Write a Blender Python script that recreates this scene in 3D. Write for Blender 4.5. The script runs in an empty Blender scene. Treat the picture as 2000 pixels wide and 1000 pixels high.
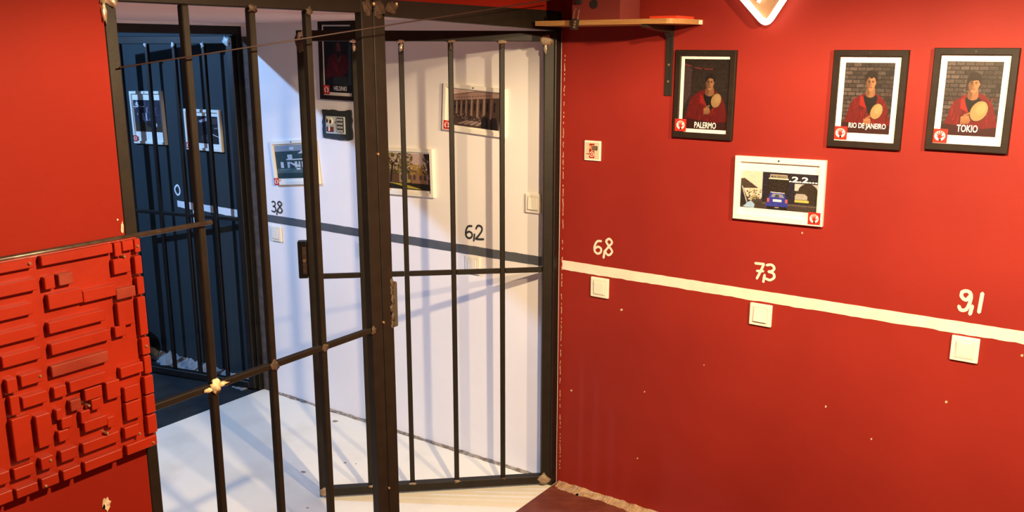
import bpy, bmesh, math, random
import numpy as np
from mathutils import Vector, Matrix, noise as mnoise

random.seed(7)
rng = np.random.default_rng(11)
S = bpy.context.scene
C = S.collection

# ------------------------------------------------------------------ camera
# world: the long side wall is the plane Y=0 (room at Y<0), the barred partition is the plane X=0,
# red room X>0, white passage X<0, dark blue room beyond X=-1.94.  Floor Z=0, metres.
FPX, EYE = 1750.0, 1.85
PITCH = math.atan(401 / 1750.0)
AZ = math.radians(54.8)
fw = Vector((-math.cos(AZ), math.sin(AZ), 0)); rt = Vector((math.sin(AZ), math.cos(AZ), 0)); up0 = Vector((0, 0, 1))
FWD = fw * math.cos(PITCH) - up0 * math.sin(PITCH)
UPV = up0 * math.cos(PITCH) + fw * math.sin(PITCH)
CAM = Vector((1.92558, -3.06949, EYE))
cd = bpy.data.cameras.new('camera'); cam = bpy.data.objects.new('camera', cd); C.objects.link(cam)
cd.sensor_width = 36; cd.lens = FPX / 2000 * 36; cd.clip_start = 0.02
m3 = Matrix((rt, UPV, -FWD)).transposed()
cam.matrix_world = Matrix.Translation(CAM) @ m3.to_4x4()
S.camera = cam


def at(x, y, axis, val):
    """real point on the plane axis=val that the photograph shows at pixel x, y"""
    d = FWD * FPX + rt * (x - 1000) - UPV * (y - 500)
    t = (val - CAM[axis]) / d[axis]
    return CAM + d * t


def wx(x, y): p = at(x, y, 1, 0); return p.x, p.z          # on the long wall: X, Z
def py(x, y, X=0.0): p = at(x, y, 0, X); return p.y, p.z   # on the partition: Y, Z


# ------------------------------------------------------------------ world, lights, exposure
S.view_settings.view_transform = 'Standard'
S.view_settings.look = 'None'
S.view_settings.gamma = 1.0
S.view_settings.exposure = 0.0
S.view_settings.use_curve_mapping = False
W = bpy.data.worlds.new('world'); S.world = W; W.use_nodes = True
W.node_tree.nodes['Background'].inputs[0].default_value = (0.6, 0.5, 0.45, 1)
W.node_tree.nodes['Background'].inputs[1].default_value = 0.02


def point(name, loc, power, col, r):
    l = bpy.data.lights.new(name, 'POINT'); l.energy = power; l.color = col; l.shadow_soft_size = r
    o = bpy.data.objects.new(name, l); C.objects.link(o); o.location = loc
    return o


def downlight(name, loc, power, col, r, size, blend, aim=None):
    l = bpy.data.lights.new(name, 'SPOT'); l.energy = power; l.color = col; l.shadow_soft_size = r
    l.spot_size = math.radians(size); l.spot_blend = blend
    o = bpy.data.objects.new(name, l); C.objects.link(o); o.location = loc
    if aim: o.rotation_euler = (Vector(aim) - Vector(loc)).to_track_quat('-Z', 'Y').to_euler()
    return o


# the two shaded ceiling lamps of the red room and the bare cool bulb of the blue room, both out of the frame
downlight('ceiling_lamp', (1.50, -1.63, 2.30), 320, (1.0, 0.75, 0.44), 0.03, 166, 0.22)
downlight('ceiling_lamp', (2.75, -1.62, 2.32), 330, (1.0, 0.74, 0.44), 0.03, 118, 0.35, (2.1, 0.0, 1.0))
point('blue_room_bulb', (-3.1, -2.1, 2.65), 350, (0.29, 0.54, 1.0), 0.03)
S.cycles.max_bounces = 10
S.cycles.diffuse_bounces = 6

# ------------------------------------------------------------------ materials
def lin(c):
    c = np.asarray(c, float) / 255.0
    return tuple(np.where(c <= 0.04045, c / 12.92, ((c + 0.055) / 1.055) ** 2.4))


def mat(name, col, rough=0.6, metal=0.0, col2=None, scale=6.0, lo=0.35, hi=0.7, bump=0.0, bscale=60.0, spec=0.5, detail=6.0, stretch=None):
    m = bpy.data.materials.new(name); m.use_nodes = True
    nt = m.node_tree; b = nt.nodes['Principled BSDF']
    b.inputs['Roughness'].default_value = rough; b.inputs['Metallic'].default_value = metal
    b.inputs['Specular IOR Level'].default_value = spec
    b.inputs['Base Color'].default_value = (*col, 1)
    tc = nt.nodes.new('ShaderNodeTexCoord'); src = tc.outputs['Object']
    if stretch:
        mp = nt.nodes.new('ShaderNodeMapping'); mp.inputs['Scale'].default_value = stretch
        nt.links.new(src, mp.inputs[0]); src = mp.outputs[0]
    if col2 is not None:
        n = nt.nodes.new('ShaderNodeTexNoise'); n.inputs['Scale'].default_value = scale; n.inputs['Detail'].default_value = detail
        nt.links.new(src, n.inputs['Vector'])
        r = nt.nodes.new('ShaderNodeValToRGB')
        r.color_ramp.elements[0].position = lo; r.color_ramp.elements[0].color = (*col, 1)
        r.color_ramp.elements[1].position = hi; r.color_ramp.elements[1].color = (*col2, 1)
        nt.links.new(n.outputs['Fac'], r.inputs[0]); nt.links.new(r.outputs[0], b.inputs['Base Color'])
    if bump:
        n2 = nt.nodes.new('ShaderNodeTexNoise'); n2.inputs['Scale'].default_value = bscale; n2.inputs['Detail'].default_value = 4
        nt.links.new(src, n2.inputs['Vector'])
        bp = nt.nodes.new('ShaderNodeBump'); bp.inputs['Strength'].default_value = bump; bp.inputs['Distance'].default_value = 0.004
        nt.links.new(n2.outputs['Fac'], bp.inputs['Height']); nt.links.new(bp.outputs[0], b.inputs['Normal'])
    return m


def glow(name, col, strength):
    m = bpy.data.materials.new(name); m.use_nodes = True
    b = m.node_tree.nodes['Principled BSDF']; b.inputs['Base Color'].default_value = (*col, 1)
    b.inputs['Emission Color'].default_value = (*col, 1); b.inputs['Emission Strength'].default_value = strength
    return m


def print_mat():
    m = bpy.data.materials.new('printed_paper'); m.use_nodes = True
    nt = m.node_tree; b = nt.nodes['Principled BSDF']; b.inputs['Roughness'].default_value = 0.5
    b.inputs['Specular IOR Level'].default_value = 0.3
    a = nt.nodes.new('ShaderNodeAttribute'); a.attribute_name = 'ink'
    nt.links.new(a.outputs['Color'], b.inputs['Base Color'])
    return m


M = dict(
    red=mat('red_wall_paint', (0.27, 0.019, 0.0115), 0.6, col2=(0.21, 0.013, 0.0085), scale=1.8, lo=0.35, hi=0.75, bump=0.12, bscale=45, spec=0.25),
    red_dimmed=mat('red_wall_paint_dimmed', (0.235, 0.0115, 0.003), 0.7, col2=(0.19, 0.009, 0.0025), scale=1.8, lo=0.35, hi=0.75, bump=0.12, bscale=45, spec=0.15),  # same red paint, colour lowered to stand for weaker lamplight on the partition
    white=mat('white_wall_paint', (0.87, 0.84, 0.83), 0.7, col2=(0.80, 0.77, 0.76), scale=2.0, bump=0.06, bscale=40),
    blue=mat('slate_blue_paint', (0.0170, 0.0275, 0.033), 0.75, col2=(0.0140, 0.024, 0.029), scale=3.0, bump=0.08, bscale=40),
    ceil_bounce=mat('white_ceiling_pink_bounce', (0.90, 0.64, 0.58), 0.8, col2=(0.84, 0.59, 0.53), scale=3),  # white ceiling with the red room's pink bounce light mixed into its colour
    dim=mat('dull_red_ceiling_paint', (0.40, 0.18, 0.14), 0.8, col2=(0.36, 0.16, 0.12), scale=3),
    redfloor=mat('brown_red_floor_paint', (0.13, 0.026, 0.015), 0.55, col2=(0.20, 0.052, 0.034), scale=9, lo=0.45, hi=0.8, bump=0.25, bscale=30),
    whitefloor=mat('pale_floor_paint', (0.80, 0.78, 0.68), 0.45, col2=(0.62, 0.59, 0.50), scale=3.5, lo=0.5, hi=0.85, bump=0.1, bscale=18),
    bluefloor=mat('dark_floor_paint', (0.012, 0.016, 0.019), 0.5, col2=(0.025, 0.031, 0.036), scale=8, bump=0.25, bscale=25),
    steel=mat('dark_painted_steel', (0.017, 0.0125, 0.008), 0.5, 0.15, col2=(0.012, 0.009, 0.006), scale=25, bump=0.06, bscale=120, spec=0.3),
    steel2=mat('black_painted_steel', (0.011, 0.0085, 0.0065), 0.45, 0.2, col2=(0.008, 0.0065, 0.005), scale=25, bump=0.06, bscale=120),
    rod=mat('bare_steel_rod', (0.10, 0.075, 0.055), 0.35, 0.6, col2=(0.06, 0.04, 0.03), scale=60),
    rust=mat('rusty_weld', (0.050, 0.031, 0.020), 0.65, 0.2, col2=(0.115, 0.072, 0.045), scale=60, bump=0.6, bscale=160),
    weld=mat('bright_ground_weld', (0.85, 0.76, 0.55), 0.30, 0.75, col2=(0.45, 0.33, 0.2), scale=90, lo=0.5, hi=0.75, bump=0.5, bscale=160),
    tanweld=mat('dull_tan_weld', (0.24, 0.17, 0.11), 0.6, 0.1, col2=(0.36, 0.26, 0.17), scale=60, bump=0.6, bscale=120),
    creamweld=mat('filler_weld', (0.80, 0.70, 0.42), 0.5, 0.0, col2=(0.55, 0.40, 0.2), scale=80, bump=0.6, bscale=120),
    plaster=mat('torn_plaster', (0.62, 0.50, 0.42), 0.9, col2=(0.40, 0.28, 0.2), scale=30, bump=0.8, bscale=60),
    brownplaster=mat('bare_brown_render', (0.045, 0.034, 0.028), 0.9, col2=(0.085, 0.065, 0.055), scale=22, bump=0.9, bscale=50),
    rubble=mat('crumbled_mortar', (0.48, 0.33, 0.19), 0.95, col2=(0.30, 0.17, 0.10), scale=35, bump=1.0, bscale=70),
    cement=mat('grey_cement', (0.30, 0.32, 0.33), 0.95, col2=(0.18, 0.19, 0.2), scale=30, bump=1.0, bscale=60),
    crack=mat('dirty_joint', (0.17, 0.13, 0.10), 0.95, col2=(0.42, 0.38, 0.32), scale=40, bump=0.8, bscale=60),
    cream=mat('cream_paint', (0.80, 0.74, 0.62), 0.6, col2=(0.72, 0.65, 0.53), scale=14),
    paintwhite=mat('cool_white_paint', (0.82, 0.84, 0.86), 0.6, col2=(0.74, 0.76, 0.78), scale=14),
    paintdark=mat('dark_grey_paint', (0.075, 0.082, 0.095), 0.6, col2=(0.10, 0.105, 0.115), scale=14),
    ink=mat('dark_marker_paint', (0.03, 0.03, 0.035), 0.6),
    chip=mat('exposed_filler', (0.72, 0.58, 0.36), 0.9, col2=(0.4, 0.3, 0.2), scale=70, bump=0.6, bscale=90),
    board=mat('orange_red_gloss', (0.32, 0.017, 0.0018), 0.40, col2=(0.25, 0.012, 0.0012), scale=7, lo=0.4, hi=0.75, bump=0.25, bscale=30),
    boardworn=mat('worn_pink_red', (0.27, 0.036, 0.015), 0.5, col2=(0.21, 0.016, 0.004), scale=9, lo=0.35, hi=0.6, bump=0.25, bscale=30),
    screw=mat('brass_screw', (0.55, 0.40, 0.22), 0.35, 0.8, bump=0.2, bscale=200),
    blackframe=mat('black_frame', (0.016, 0.010, 0.007), 0.5, col2=(0.022, 0.014, 0.010), scale=30, spec=0.2),
    whiteframe=mat('white_frame', (0.82, 0.79, 0.70), 0.45),
    mount=mat('white_mount', (0.80, 0.77, 0.70), 0.7),
    plastic=mat('white_plastic', (0.83, 0.79, 0.69), 0.3),
    plasticgrey=mat('grey_white_plastic', (0.62, 0.58, 0.50), 0.35),
    wood=mat('beech_board_edge', (0.44, 0.23, 0.075), 0.55, col2=(0.34, 0.165, 0.05), scale=8, stretch=(1.5, 20, 30)),
    black=mat('black_metal', (0.025, 0.022, 0.018), 0.45, 0.2),
    blackbag=mat('black_cloth', (0.008, 0.008, 0.009), 0.9),
    chrome=mat('chrome', (0.7, 0.68, 0.62), 0.2, 1.0),
    tag=mat('paper_sticker', (0.8, 0.72, 0.6), 0.7),
    greenbox=mat('olive_steel', (0.085, 0.080, 0.052), 0.45, 0.3, col2=(0.06, 0.055, 0.035), scale=20),
    redplastic=mat('red_plastic', (0.60, 0.045, 0.015), 0.4),
    safe=mat('safe_grey', (0.020, 0.024, 0.024), 0.7, bump=0.5, bscale=80),
    safeface=mat('pale_grey_face', (0.48, 0.58, 0.60), 0.4),
    safekey=mat('silver_key', (0.6, 0.6, 0.6), 0.35, 0.3),
    darkred=mat('dark_red_plastic', (0.15, 0.02, 0.018), 0.4),
    redbox=mat('red_box_paint', (0.17, 0.022, 0.015), 0.6),
    cord=mat('brown_red_cord', (0.035, 0.014, 0.010), 0.6),
    printed=print_mat(),
    acrylic=mat('pale_board_edge', (0.75, 0.65, 0.5), 0.4),
    letter=mat('white_letter_ink', (0.85, 0.84, 0.8), 0.6),
    neon=glow('neon_warm_white', (1.0, 0.86, 0.62), 6.0),
    neonin=glow('neon_inner_panel', (0.22, 0.11, 0.05), 0.8),
)

# ------------------------------------------------------------------ builders
def link(name, me, m, parent=None, label=None):
    o = bpy.data.objects.new(name, me); C.objects.link(o)
    if m is not None and len(me.materials) == 0: me.materials.append(m)
    if parent is not None: o.parent = parent
    if label: o['label'] = label
    return o


def mesh(bm, name='mesh'):
    bmesh.ops.recalc_face_normals(bm, faces=bm.faces)
    me = bpy.data.meshes.new(name); bm.to_mesh(me); bm.free(); return me


def tag(o, label, cat, group=None, kind=None):
    o['label'] = label; o['category'] = cat
    if group: o['group'] = group
    if kind: o['kind'] = kind
    return o


def thing(name, label, cat, loc=(0, 0, 0), rz=0.0, group=None):
    o = bpy.data.objects.new(name, None); C.objects.link(o); o.location = loc; o.rotation_euler = (0, 0, rz)
    o.empty_display_size = 0.1
    return tag(o, label, cat, group)


def add_box(bm, x0, x1, y0, y1, z0, z1, bev=0.0, seg=2):
    r = bmesh.ops.create_cube(bm, size=1.0)
    vs = r['verts']
    for v in vs:
        v.co = Vector(((x0 + x1) / 2 + v.co.x * (x1 - x0), (y0 + y1) / 2 + v.co.y * (y1 - y0), (z0 + z1) / 2 + v.co.z * (z1 - z0)))
    if bev:
        es = list({e for v in vs for e in v.link_edges})
        bmesh.ops.bevel(bm, geom=es, offset=bev, segments=seg, affect='EDGES', profile=0.6)


def box(name, x0, x1, y0, y1, z0, z1, m, parent=None, bev=0.0, label=None, seg=2):
    bm = bmesh.new(); add_box(bm, x0, x1, y0, y1, z0, z1, bev, seg)
    return link(name, mesh(bm), m, parent, label)


def prism_xz(bm, pts, y0, y1):
    """polygon in x,z extruded from y0 to y1"""
    a = [bm.verts.new((p[0], y0, p[1])) for p in pts]; b = [bm.verts.new((p[0], y1, p[1])) for p in pts]
    n = len(pts)
    bm.faces.new(a); bm.faces.new(b[::-1])
    for i in range(n): bm.faces.new((a[i], a[(i + 1) % n], b[(i + 1) % n], b[i]))


def cyl(bm, p, q, r, seg=12, r2=None):
    p = Vector(p); q = Vector(q); d = q - p
    mtx = Matrix.Translation((p + q) / 2) @ d.to_track_quat('Z', 'Y').to_matrix().to_4x4()
    bmesh.ops.create_cone(bm, cap_ends=True, segments=seg, radius1=r, radius2=r if r2 is None else r2, depth=d.length, matrix=mtx)


def rod(name, p, q, r, m, parent=None, seg=12, label=None):
    bm = bmesh.new(); cyl(bm, p, q, r, seg)
    me = mesh(bm)
    for f in me.polygons: f.use_smooth = len(f.vertices) == 4
    return link(name, me, m, parent, label)


def blob(name, loc, size, m, parent=None, seed=0, rough=0.35, sub=2, label=None):
    """lumpy bead of weld or mortar"""
    bm = bmesh.new(); bmesh.ops.create_icosphere(bm, subdivisions=sub, radius=1.0)
    for v in bm.verts:
        k = 1 + rough * mnoise.noise(v.co * 1.7 + Vector((seed * 3.1, seed * 1.7, seed))) * 1.6
        v.co = Vector((v.co.x * size[0] * k, v.co.y * size[1] * k, v.co.z * size[2] * k))
    me = mesh(bm)
    for f in me.polygons: f.use_smooth = True
    o = link(name, me, m, parent, label); o.location = loc
    return o


def smooth_path(pts, n=8, closed=False):
    """Catmull-Rom through 2-D points"""
    P = [Vector(p) for p in pts]; out = []
    N = len(P)
    rngs = range(N if closed else N - 1)
    for i in rngs:
        if closed: p0, p1, p2, p3 = P[(i - 1) % N], P[i], P[(i + 1) % N], P[(i + 2) % N]
        else: p0, p1, p2, p3 = P[max(i - 1, 0)], P[i], P[i + 1], P[min(i + 2, N - 1)]
        for k in range(n):
            t = k / n
            out.append(0.5 * ((2 * p1) + (p2 - p0) * t + (2 * p0 - 5 * p1 + 4 * p2 - p3) * t * t + (3 * p1 - p0 - 3 * p2 + p3) * t ** 3))
    if not closed: out.append(P[-1])
    else: out.append(out[0].copy())
    return out


def ribbon(bm, pts, w, y, h=0.0006):
    """flat brush stroke in the x,z plane with round ends, a hair thick"""
    n = len(pts)
    L, R = [], []
    for i, p in enumerate(pts):
        a = pts[max(i - 1, 0)]; b = pts[min(i + 1, n - 1)]
        d = (b - a)
        if d.length < 1e-9: d = Vector((1, 0))
        d.normalize(); nn = Vector((-d.y, d.x))
        ww = w * (0.92 + 0.16 * random.random()) / 2
        L.append(p + nn * ww); R.append(p - nn * ww)
    d0 = (pts[0] - pts[1]).normalized(); d1 = (pts[-1] - pts[-2]).normalized()
    V = lambda q, i: bm.verts.new((q.x, y - h * i / n, q.y))
    lv = [V(q, i) for i, q in enumerate(L)]; rv = [V(q, i) for i, q in enumerate(R)]
    s = V(pts[0] + d0 * w * 0.45, 0); e = V(pts[-1] + d1 * w * 0.45, n)
    for i in range(n - 1): bm.faces.new((lv[i], lv[i + 1], rv[i + 1], rv[i]))
    bm.faces.new((s, lv[0], rv[0])); bm.faces.new((e, rv[-1], lv[-1]))


DIG = {  # brush digits in a unit cell, x 0..0.6, y 0..1
    '0': [([(0.3, 1), (0.08, 0.75), (0.05, 0.4), (0.25, 0.02), (0.48, 0.2), (0.52, 0.6), (0.42, 0.92)], True)],
    '2': [([(0.05, 0.72), (0.18, 0.96), (0.42, 0.93), (0.46, 0.68), (0.26, 0.32), (0.03, 0.03)], False), ([(0.03, 0.03), (0.3, 0.04), (0.58, 0.09)], False)],
    '3': [([(0.08, 0.93), (0.32, 1.0), (0.48, 0.82), (0.38, 0.6), (0.2, 0.53)], False), ([(0.2, 0.53), (0.45, 0.45), (0.5, 0.2), (0.3, 0.0), (0.04, 0.08)], False)],
    '5': [([(0.5, 0.97), (0.12, 0.95)], False), ([(0.12, 0.95), (0.1, 0.55), (0.36, 0.58), (0.5, 0.32), (0.34, 0.03), (0.02, 0.06)], False)],
    '6': [([(0.5, 0.97), (0.22, 0.9), (0.05, 0.5), (0.08, 0.14), (0.28, 0.0), (0.48, 0.14), (0.5, 0.4), (0.3, 0.52), (0.1, 0.38)], False)],
    '7': [([(0.02, 0.98), (0.5, 1.0)], False), ([(0.5, 1.0), (0.36, 0.55), (0.16, 0.0)], False), ([(0.14, 0.5), (0.5, 0.54)], False)],
    '8': [([(0.3, 1.0), (0.1, 0.82), (0.28, 0.55), (0.5, 0.25), (0.28, 0.0), (0.06, 0.2), (0.28, 0.53), (0.48, 0.8)], True)],
    '9': [([(0.47, 0.75), (0.3, 0.55), (0.08, 0.7), (0.1, 0.93), (0.34, 1.0), (0.5, 0.85), (0.5, 0.45), (0.36, 0.08), (0.12, 0.02), (0.0, 0.2)], False)],
    '1': [([(0.2, 0.98), (0.17, 0.5), (0.14, 0.0)], False)],
    ',': [([(0.34, 0.95), (0.28, 0.5), (0.2, 0.0)], False)],
}


def number(chars, m, parent, w, label, y=-0.0012):
    """chars: (glyph, x0, z0, width, height) on the long wall"""
    bm = bmesh.new()
    for g, x0, z0, cw, ch in chars:
        for pts, closed in DIG[g]:
            y -= 0.0003
            q = [(x0 + px_ / 0.6 * cw, z0 + pz * ch) for px_, pz in pts]
            ribbon(bm, smooth_path(q, 6, closed), w, y)
    return link('painted_number', mesh(bm), m, parent, label)


def ragged_strip(name, pts_lo, pts_hi, y0, y1, m, parent, label=None):
    """strip between two ragged edges (x,z) standing from y0 to y1"""
    bm = bmesh.new(); prism_xz(bm, list(pts_lo) + list(reversed(pts_hi)), y0, y1)
    return link(name, mesh(bm), m, parent, label)


def text_mesh(s, width, height, bold=0.0):
    cu = bpy.data.curves.new('lettering', 'FONT'); cu.body = s; cu.size = 1.0; cu.offset = bold; cu.resolution_u = 3
    cu.extrude = 0.0
    o = bpy.data.objects.new('lettering', cu); C.objects.link(o)
    dg = bpy.context.evaluated_depsgraph_get(); dg.update()
    me = bpy.data.meshes.new_from_object(o.evaluated_get(dg))
    bpy.data.objects.remove(o)
    co = np.array([v.co[:] for v in me.vertices]); lo = co.min(0); hi = co.max(0)
    for v in me.vertices:
        x = (v.co.x - lo[0]) / (hi[0] - lo[0]) * width; z = (v.co.y - lo[1]) / (hi[1] - lo[1]) * height
        v.co = (x, 0, z)
    me.materials.clear()
    return me


# ------------------------------------------------------------------ painted prints (flat pictures in frames)
class Canvas:
    """a small raster that becomes a grid of coloured quads; u right, v up, both 0..1"""
    def __init__(s, nx, ny, col):
        s.nx, s.ny = nx, ny
        k = 3
        s.k = k
        u = (np.arange(nx * k) + 0.5) / (nx * k); v = (np.arange(ny * k) + 0.5) / (ny * k)
        s.U, s.V = np.meshgrid(u, v)
        s.A = np.empty(s.U.shape + (3,)); s.A[:] = col

    def mask(s, m, col, a=1.0):
        s.A[m] = s.A[m] * (1 - a) + np.array(col, float) * a

    def ell(s, cx, cy, rx, ry, col, ang=0.0, a=1.0, soft=0.0):
        c, d = math.cos(ang), math.sin(ang)
        x = (s.U - cx) * c + (s.V - cy) * d; y = -(s.U - cx) * d + (s.V - cy) * c
        q = (x / rx) ** 2 + (y / ry) ** 2
        if soft:
            w = np.clip((1 + soft - q) / (2 * soft), 0, 1)[..., None] * a
            s.A = s.A * (1 - w) + np.array(col, float) * w
        else: s.mask(q < 1, col, a)

    def poly(s, pts, col, a=1.0, smooth=False):
        if smooth: pts = [(p.x, p.y) for p in smooth_path(pts, 6, True)[:-1]]
        ins = np.zeros(s.U.shape, bool); n = len(pts)
        for i in range(n):
            x0, y0 = pts[i]; x1, y1 = pts[(i + 1) % n]
            if y0 == y1: continue
            c = ((y0 > s.V) != (y1 > s.V)) & (s.U < (x1 - x0) * (s.V - y0) / (y1 - y0) + x0)
            ins ^= c
        s.mask(ins, col, a)

    def rect(s, u0, u1, v0, v1, col, a=1.0):
        s.mask((s.U >= u0) & (s.U <= u1) & (s.V >= v0) & (s.V <= v1), col, a)

    def line(s, p, q, w, col, a=1.0):
        p = np.array(p); q = np.array(q); d = q - p; L = (d @ d) + 1e-12
        t = np.clip(((s.U - p[0]) * d[0] + (s.V - p[1]) * d[1]) / L, 0, 1)
        s.mask(np.hypot(s.U - p[0] - t * d[0], s.V - p[1] - t * d[1]) < w / 2, col, a)

    def grain(s, amp, blk=4):
        h, w = s.U.shape
        n = rng.normal(0, amp, (h // blk + 1, w // blk + 1, 1))
        s.A = np.clip(s.A + np.kron(n, np.ones((blk, blk, 1)))[:h, :w], 0, 255)

    def bricks(s, rows, cols, c0, c1, mortar, fade):
        s.A[:] = mortar
        for r in range(rows):
            for c in range(-1, cols + 1):
                off = 0.5 / cols if r % 2 else 0
                k = random.random() * 0.6 + 0.4 * max(0.0, 1 - ((c + 0.5) / cols) * fade)
                col = [c0[i] + (c1[i] - c0[i]) * k for i in range(3)]
                s.rect(c / cols + off + 0.006, (c + 1) / cols + off - 0.006, r / rows + 0.006, (r + 1) / rows - 0.006, col)

    def mesh(s, w, h):
        k = s.k
        img = s.A.reshape(s.ny, k, s.nx, k, 3).mean((1, 3))
        nx, ny = s.nx, s.ny
        xs = np.linspace(-w / 2, w / 2, nx + 1); zs = np.linspace(-h / 2, h / 2, ny + 1)
        X, Z = np.meshgrid(xs, zs)
        co = np.stack([X.ravel(), np.zeros(X.size), Z.ravel()], 1)
        i, j = np.meshgrid(np.arange(nx), np.arange(ny)); a = (j * (nx + 1) + i).ravel()
        F = np.stack([a, a + 1, a + nx + 2, a + nx + 1], 1)
        me = bpy.data.meshes.new('print'); me.from_pydata(co.tolist(), [], F.tolist())
        c = img.reshape(-1, 3) / 255.0
        c = np.where(c <= 0.04045, c / 12.92, ((c + 0.055) / 1.055) ** 2.4)
        c = np.concatenate([np.repeat(c, 4, 0), np.ones((len(c) * 4, 1))], 1)
        at_ = me.color_attributes.new('ink', 'FLOAT_COLOR', 'CORNER')
        at_.data.foreach_set('color', c.astype(np.float32).ravel())
        return me


def logo_canvas():
    c = Canvas(36, 36, (205, 40, 32))
    c.ell(0.5, 0.5, 0.36, 0.36, (246, 236, 222))
    red = (196, 34, 30)
    c.ell(0.5, 0.42, 0.15, 0.14, red)                                   # palm
    for dx, dy, l in ((-0.22, 0.2, 0), (-0.11, 0.31, 0), (0.02, 0.34, 0), (0.14, 0.3, 0)):
        c.line((0.5 + dx * 0.45, 0.48), (0.5 + dx, 0.48 + dy), 0.07, red)
    c.line((0.6, 0.4), (0.77, 0.5), 0.07, red)                          # thumb
    c.poly([(0.44, 0.28), (0.6, 0.28), (0.62, 0.14), (0.42, 0.14)], (60, 20, 18))
    c.ell(0.3, 0.44, 0.05, 0.025, red)
    return c


LOGO = logo_canvas().mesh(1, 1)
LOGO.materials.append(M['printed'])


def portrait(face, hair, jacket, oval, hand, bg, skin=(205, 140, 95), tee=True, bald=False, dim=1.0):
    c = Canvas(92, 128, (48, 36, 30))
    if bg == 'brick': c.bricks(17, 6, (44, 34, 30), (120, 104, 100), (40, 32, 28), 1.1)
    elif bg == 'dark':
        c.bricks(15, 5, (46, 33, 28), (60, 46, 40), (44, 33, 28), 1.0)
        c.poly([(0, 0.3), (0.16, 0.5), (0.17, 0.85), (0, 0.95)], (98, 70, 78), 0.7)
        for a, b in (((0, 0.93), (0.15, 0.90)), ((0.22, 0.88), (0.38, 0.865)), ((0.45, 0.862), (0.62, 0.86))): c.line(a, b, 0.014, (205, 70, 70), 0.8)
    else:
        c.A[:] = (28, 26, 32)
        c.poly([(0.84, 0.0), (1, 0.0), (1, 0.75), (0.9, 0.75)], (92, 122, 138), 0.9)
        c.poly([(0.2, 0.0), (0.9, 0.0), (0.8, 0.25), (0.35, 0.25)], (80, 100, 98), 0.8)
    c.grain(7)
    fx, fy, fr = face
    J = jacket
    c.poly(J, (126, 18, 18), smooth=True)
    xs = [p[0] for p in J]; x0, x1 = min(xs), max(xs); top = max(p[1] for p in J)
    # folds of the jacket
    for k in range(26):
        u = random.uniform(x0 + 0.05, x1 - 0.05); v = random.uniform(0.1, top - 0.08)
        col = random.choice(((182, 34, 28), (92, 14, 14), (158, 26, 22), (60, 12, 12)))
        c.line((u, v), (u + random.uniform(-0.08, 0.08), v + random.uniform(0.02, 0.12)), 0.022, col, 0.55)
    c.poly([(fx - 0.2, fy - fr * 1.7), (fx - 0.04, fy - fr * 2.3), (fx - 0.02, fy - fr * 3.6), (fx - 0.2, fy - fr * 3.0)], (196, 40, 30), 0.8)
    if tee: c.poly([(fx - 0.12, fy - fr * 1.75), (fx + 0.14, fy - fr * 1.75), (fx + 0.1, fy - fr * 3.4), (fx, fy - fr * 4.2), (fx - 0.05, fy - fr * 3.4)], (24, 18, 18), smooth=True)
    dk = tuple(x * 0.55 for x in skin)
    c.poly([(fx - 0.055, fy - fr * 0.5), (fx + 0.07, fy - fr * 0.5), (fx + 0.095, fy - fr * 1.65), (fx, fy - fr * 2.0), (fx - 0.09, fy - fr * 1.6)], tuple(x * 0.86 for x in skin), smooth=True)
    c.poly([(fx - 0.065, fy - fr * 0.5), (fx + 0.0, fy - fr * 0.9), (fx - 0.03, fy - fr * 1.9), (fx - 0.09, fy - fr * 1.6)], dk, 0.7)
    rx = fr * 0.95
    if not bald: hair(c, fx, fy, fr)
    c.ell(fx, fy, rx * 0.92, fr * 1.02, skin)
    c.ell(fx + 0.005, fy - fr * 0.5, rx * 0.66, fr * 0.62, skin)
    c.ell(fx - rx * 0.62, fy - fr * 0.1, rx * 0.45, fr * 0.85, dk, a=0.75, soft=0.4)
    c.ell(fx + rx * 0.95, fy - fr * 0.02, rx * 0.13, fr * 0.2, tuple(x * 0.9 for x in skin))
    for sx in (-0.36, 0.36):                                             # brows, eyes
        c.line((fx + rx * (sx - 0.2), fy + fr * 0.2), (fx + rx * (sx + 0.2), fy + fr * 0.22), 0.010, (46, 28, 22))
        c.ell(fx + rx * sx, fy + fr * 0.06, rx * 0.15, fr * 0.055, (52, 32, 26))
    c.line((fx - rx * 0.02, fy + fr * 0.05), (fx - rx * 0.1, fy - fr * 0.32), 0.012, dk, 0.8)
    c.ell(fx, fy - fr * 0.36, rx * 0.16, fr * 0.05, dk, a=0.8)
    c.line((fx - rx * 0.24, fy - fr * 0.62), (fx + rx * 0.24, fy - fr * 0.62), 0.012, (140, 70, 56))
    if not bald: hair(c, fx, fy, fr, True)
    else:
        c.poly([(fx - rx * 0.75, fy - fr * 0.4), (fx + rx * 0.75, fy - fr * 0.4), (fx + rx * 0.5, fy - fr * 1.25), (fx - rx * 0.5, fy - fr * 1.25)], (40, 30, 30), 0.9, True)
    if oval:                                                             # plain pale oval prop held at the chest
        ox, oy, orx, ory, oa = oval
        c.ell(ox, oy, orx * 1.06, ory * 1.06, (40, 22, 18), oa)
        c.ell(ox, oy, orx, ory, (206, 160, 104), oa)
        c.ell(ox + orx * 0.2, oy + ory * 0.25, orx * 0.6, ory * 0.6, (222, 182, 124), oa, 0.8, 0.4)
    if hand:
        hx, hy, s = hand
        for i in range(4):
            yy = hy + (i - 1.5) * 0.026 * s
            c.line((hx - 0.10 * s, yy - 0.012 * s), (hx + (0.05 - 0.012 * abs(i - 1)) * s, yy), 0.030 * s, tuple(x * (0.8 + 0.06 * i) for x in skin))
        c.line((hx - 0.06 * s, hy + 0.05 * s), (hx + 0.03 * s, hy + 0.085 * s), 0.03 * s, tuple(x * 0.85 for x in skin))
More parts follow.
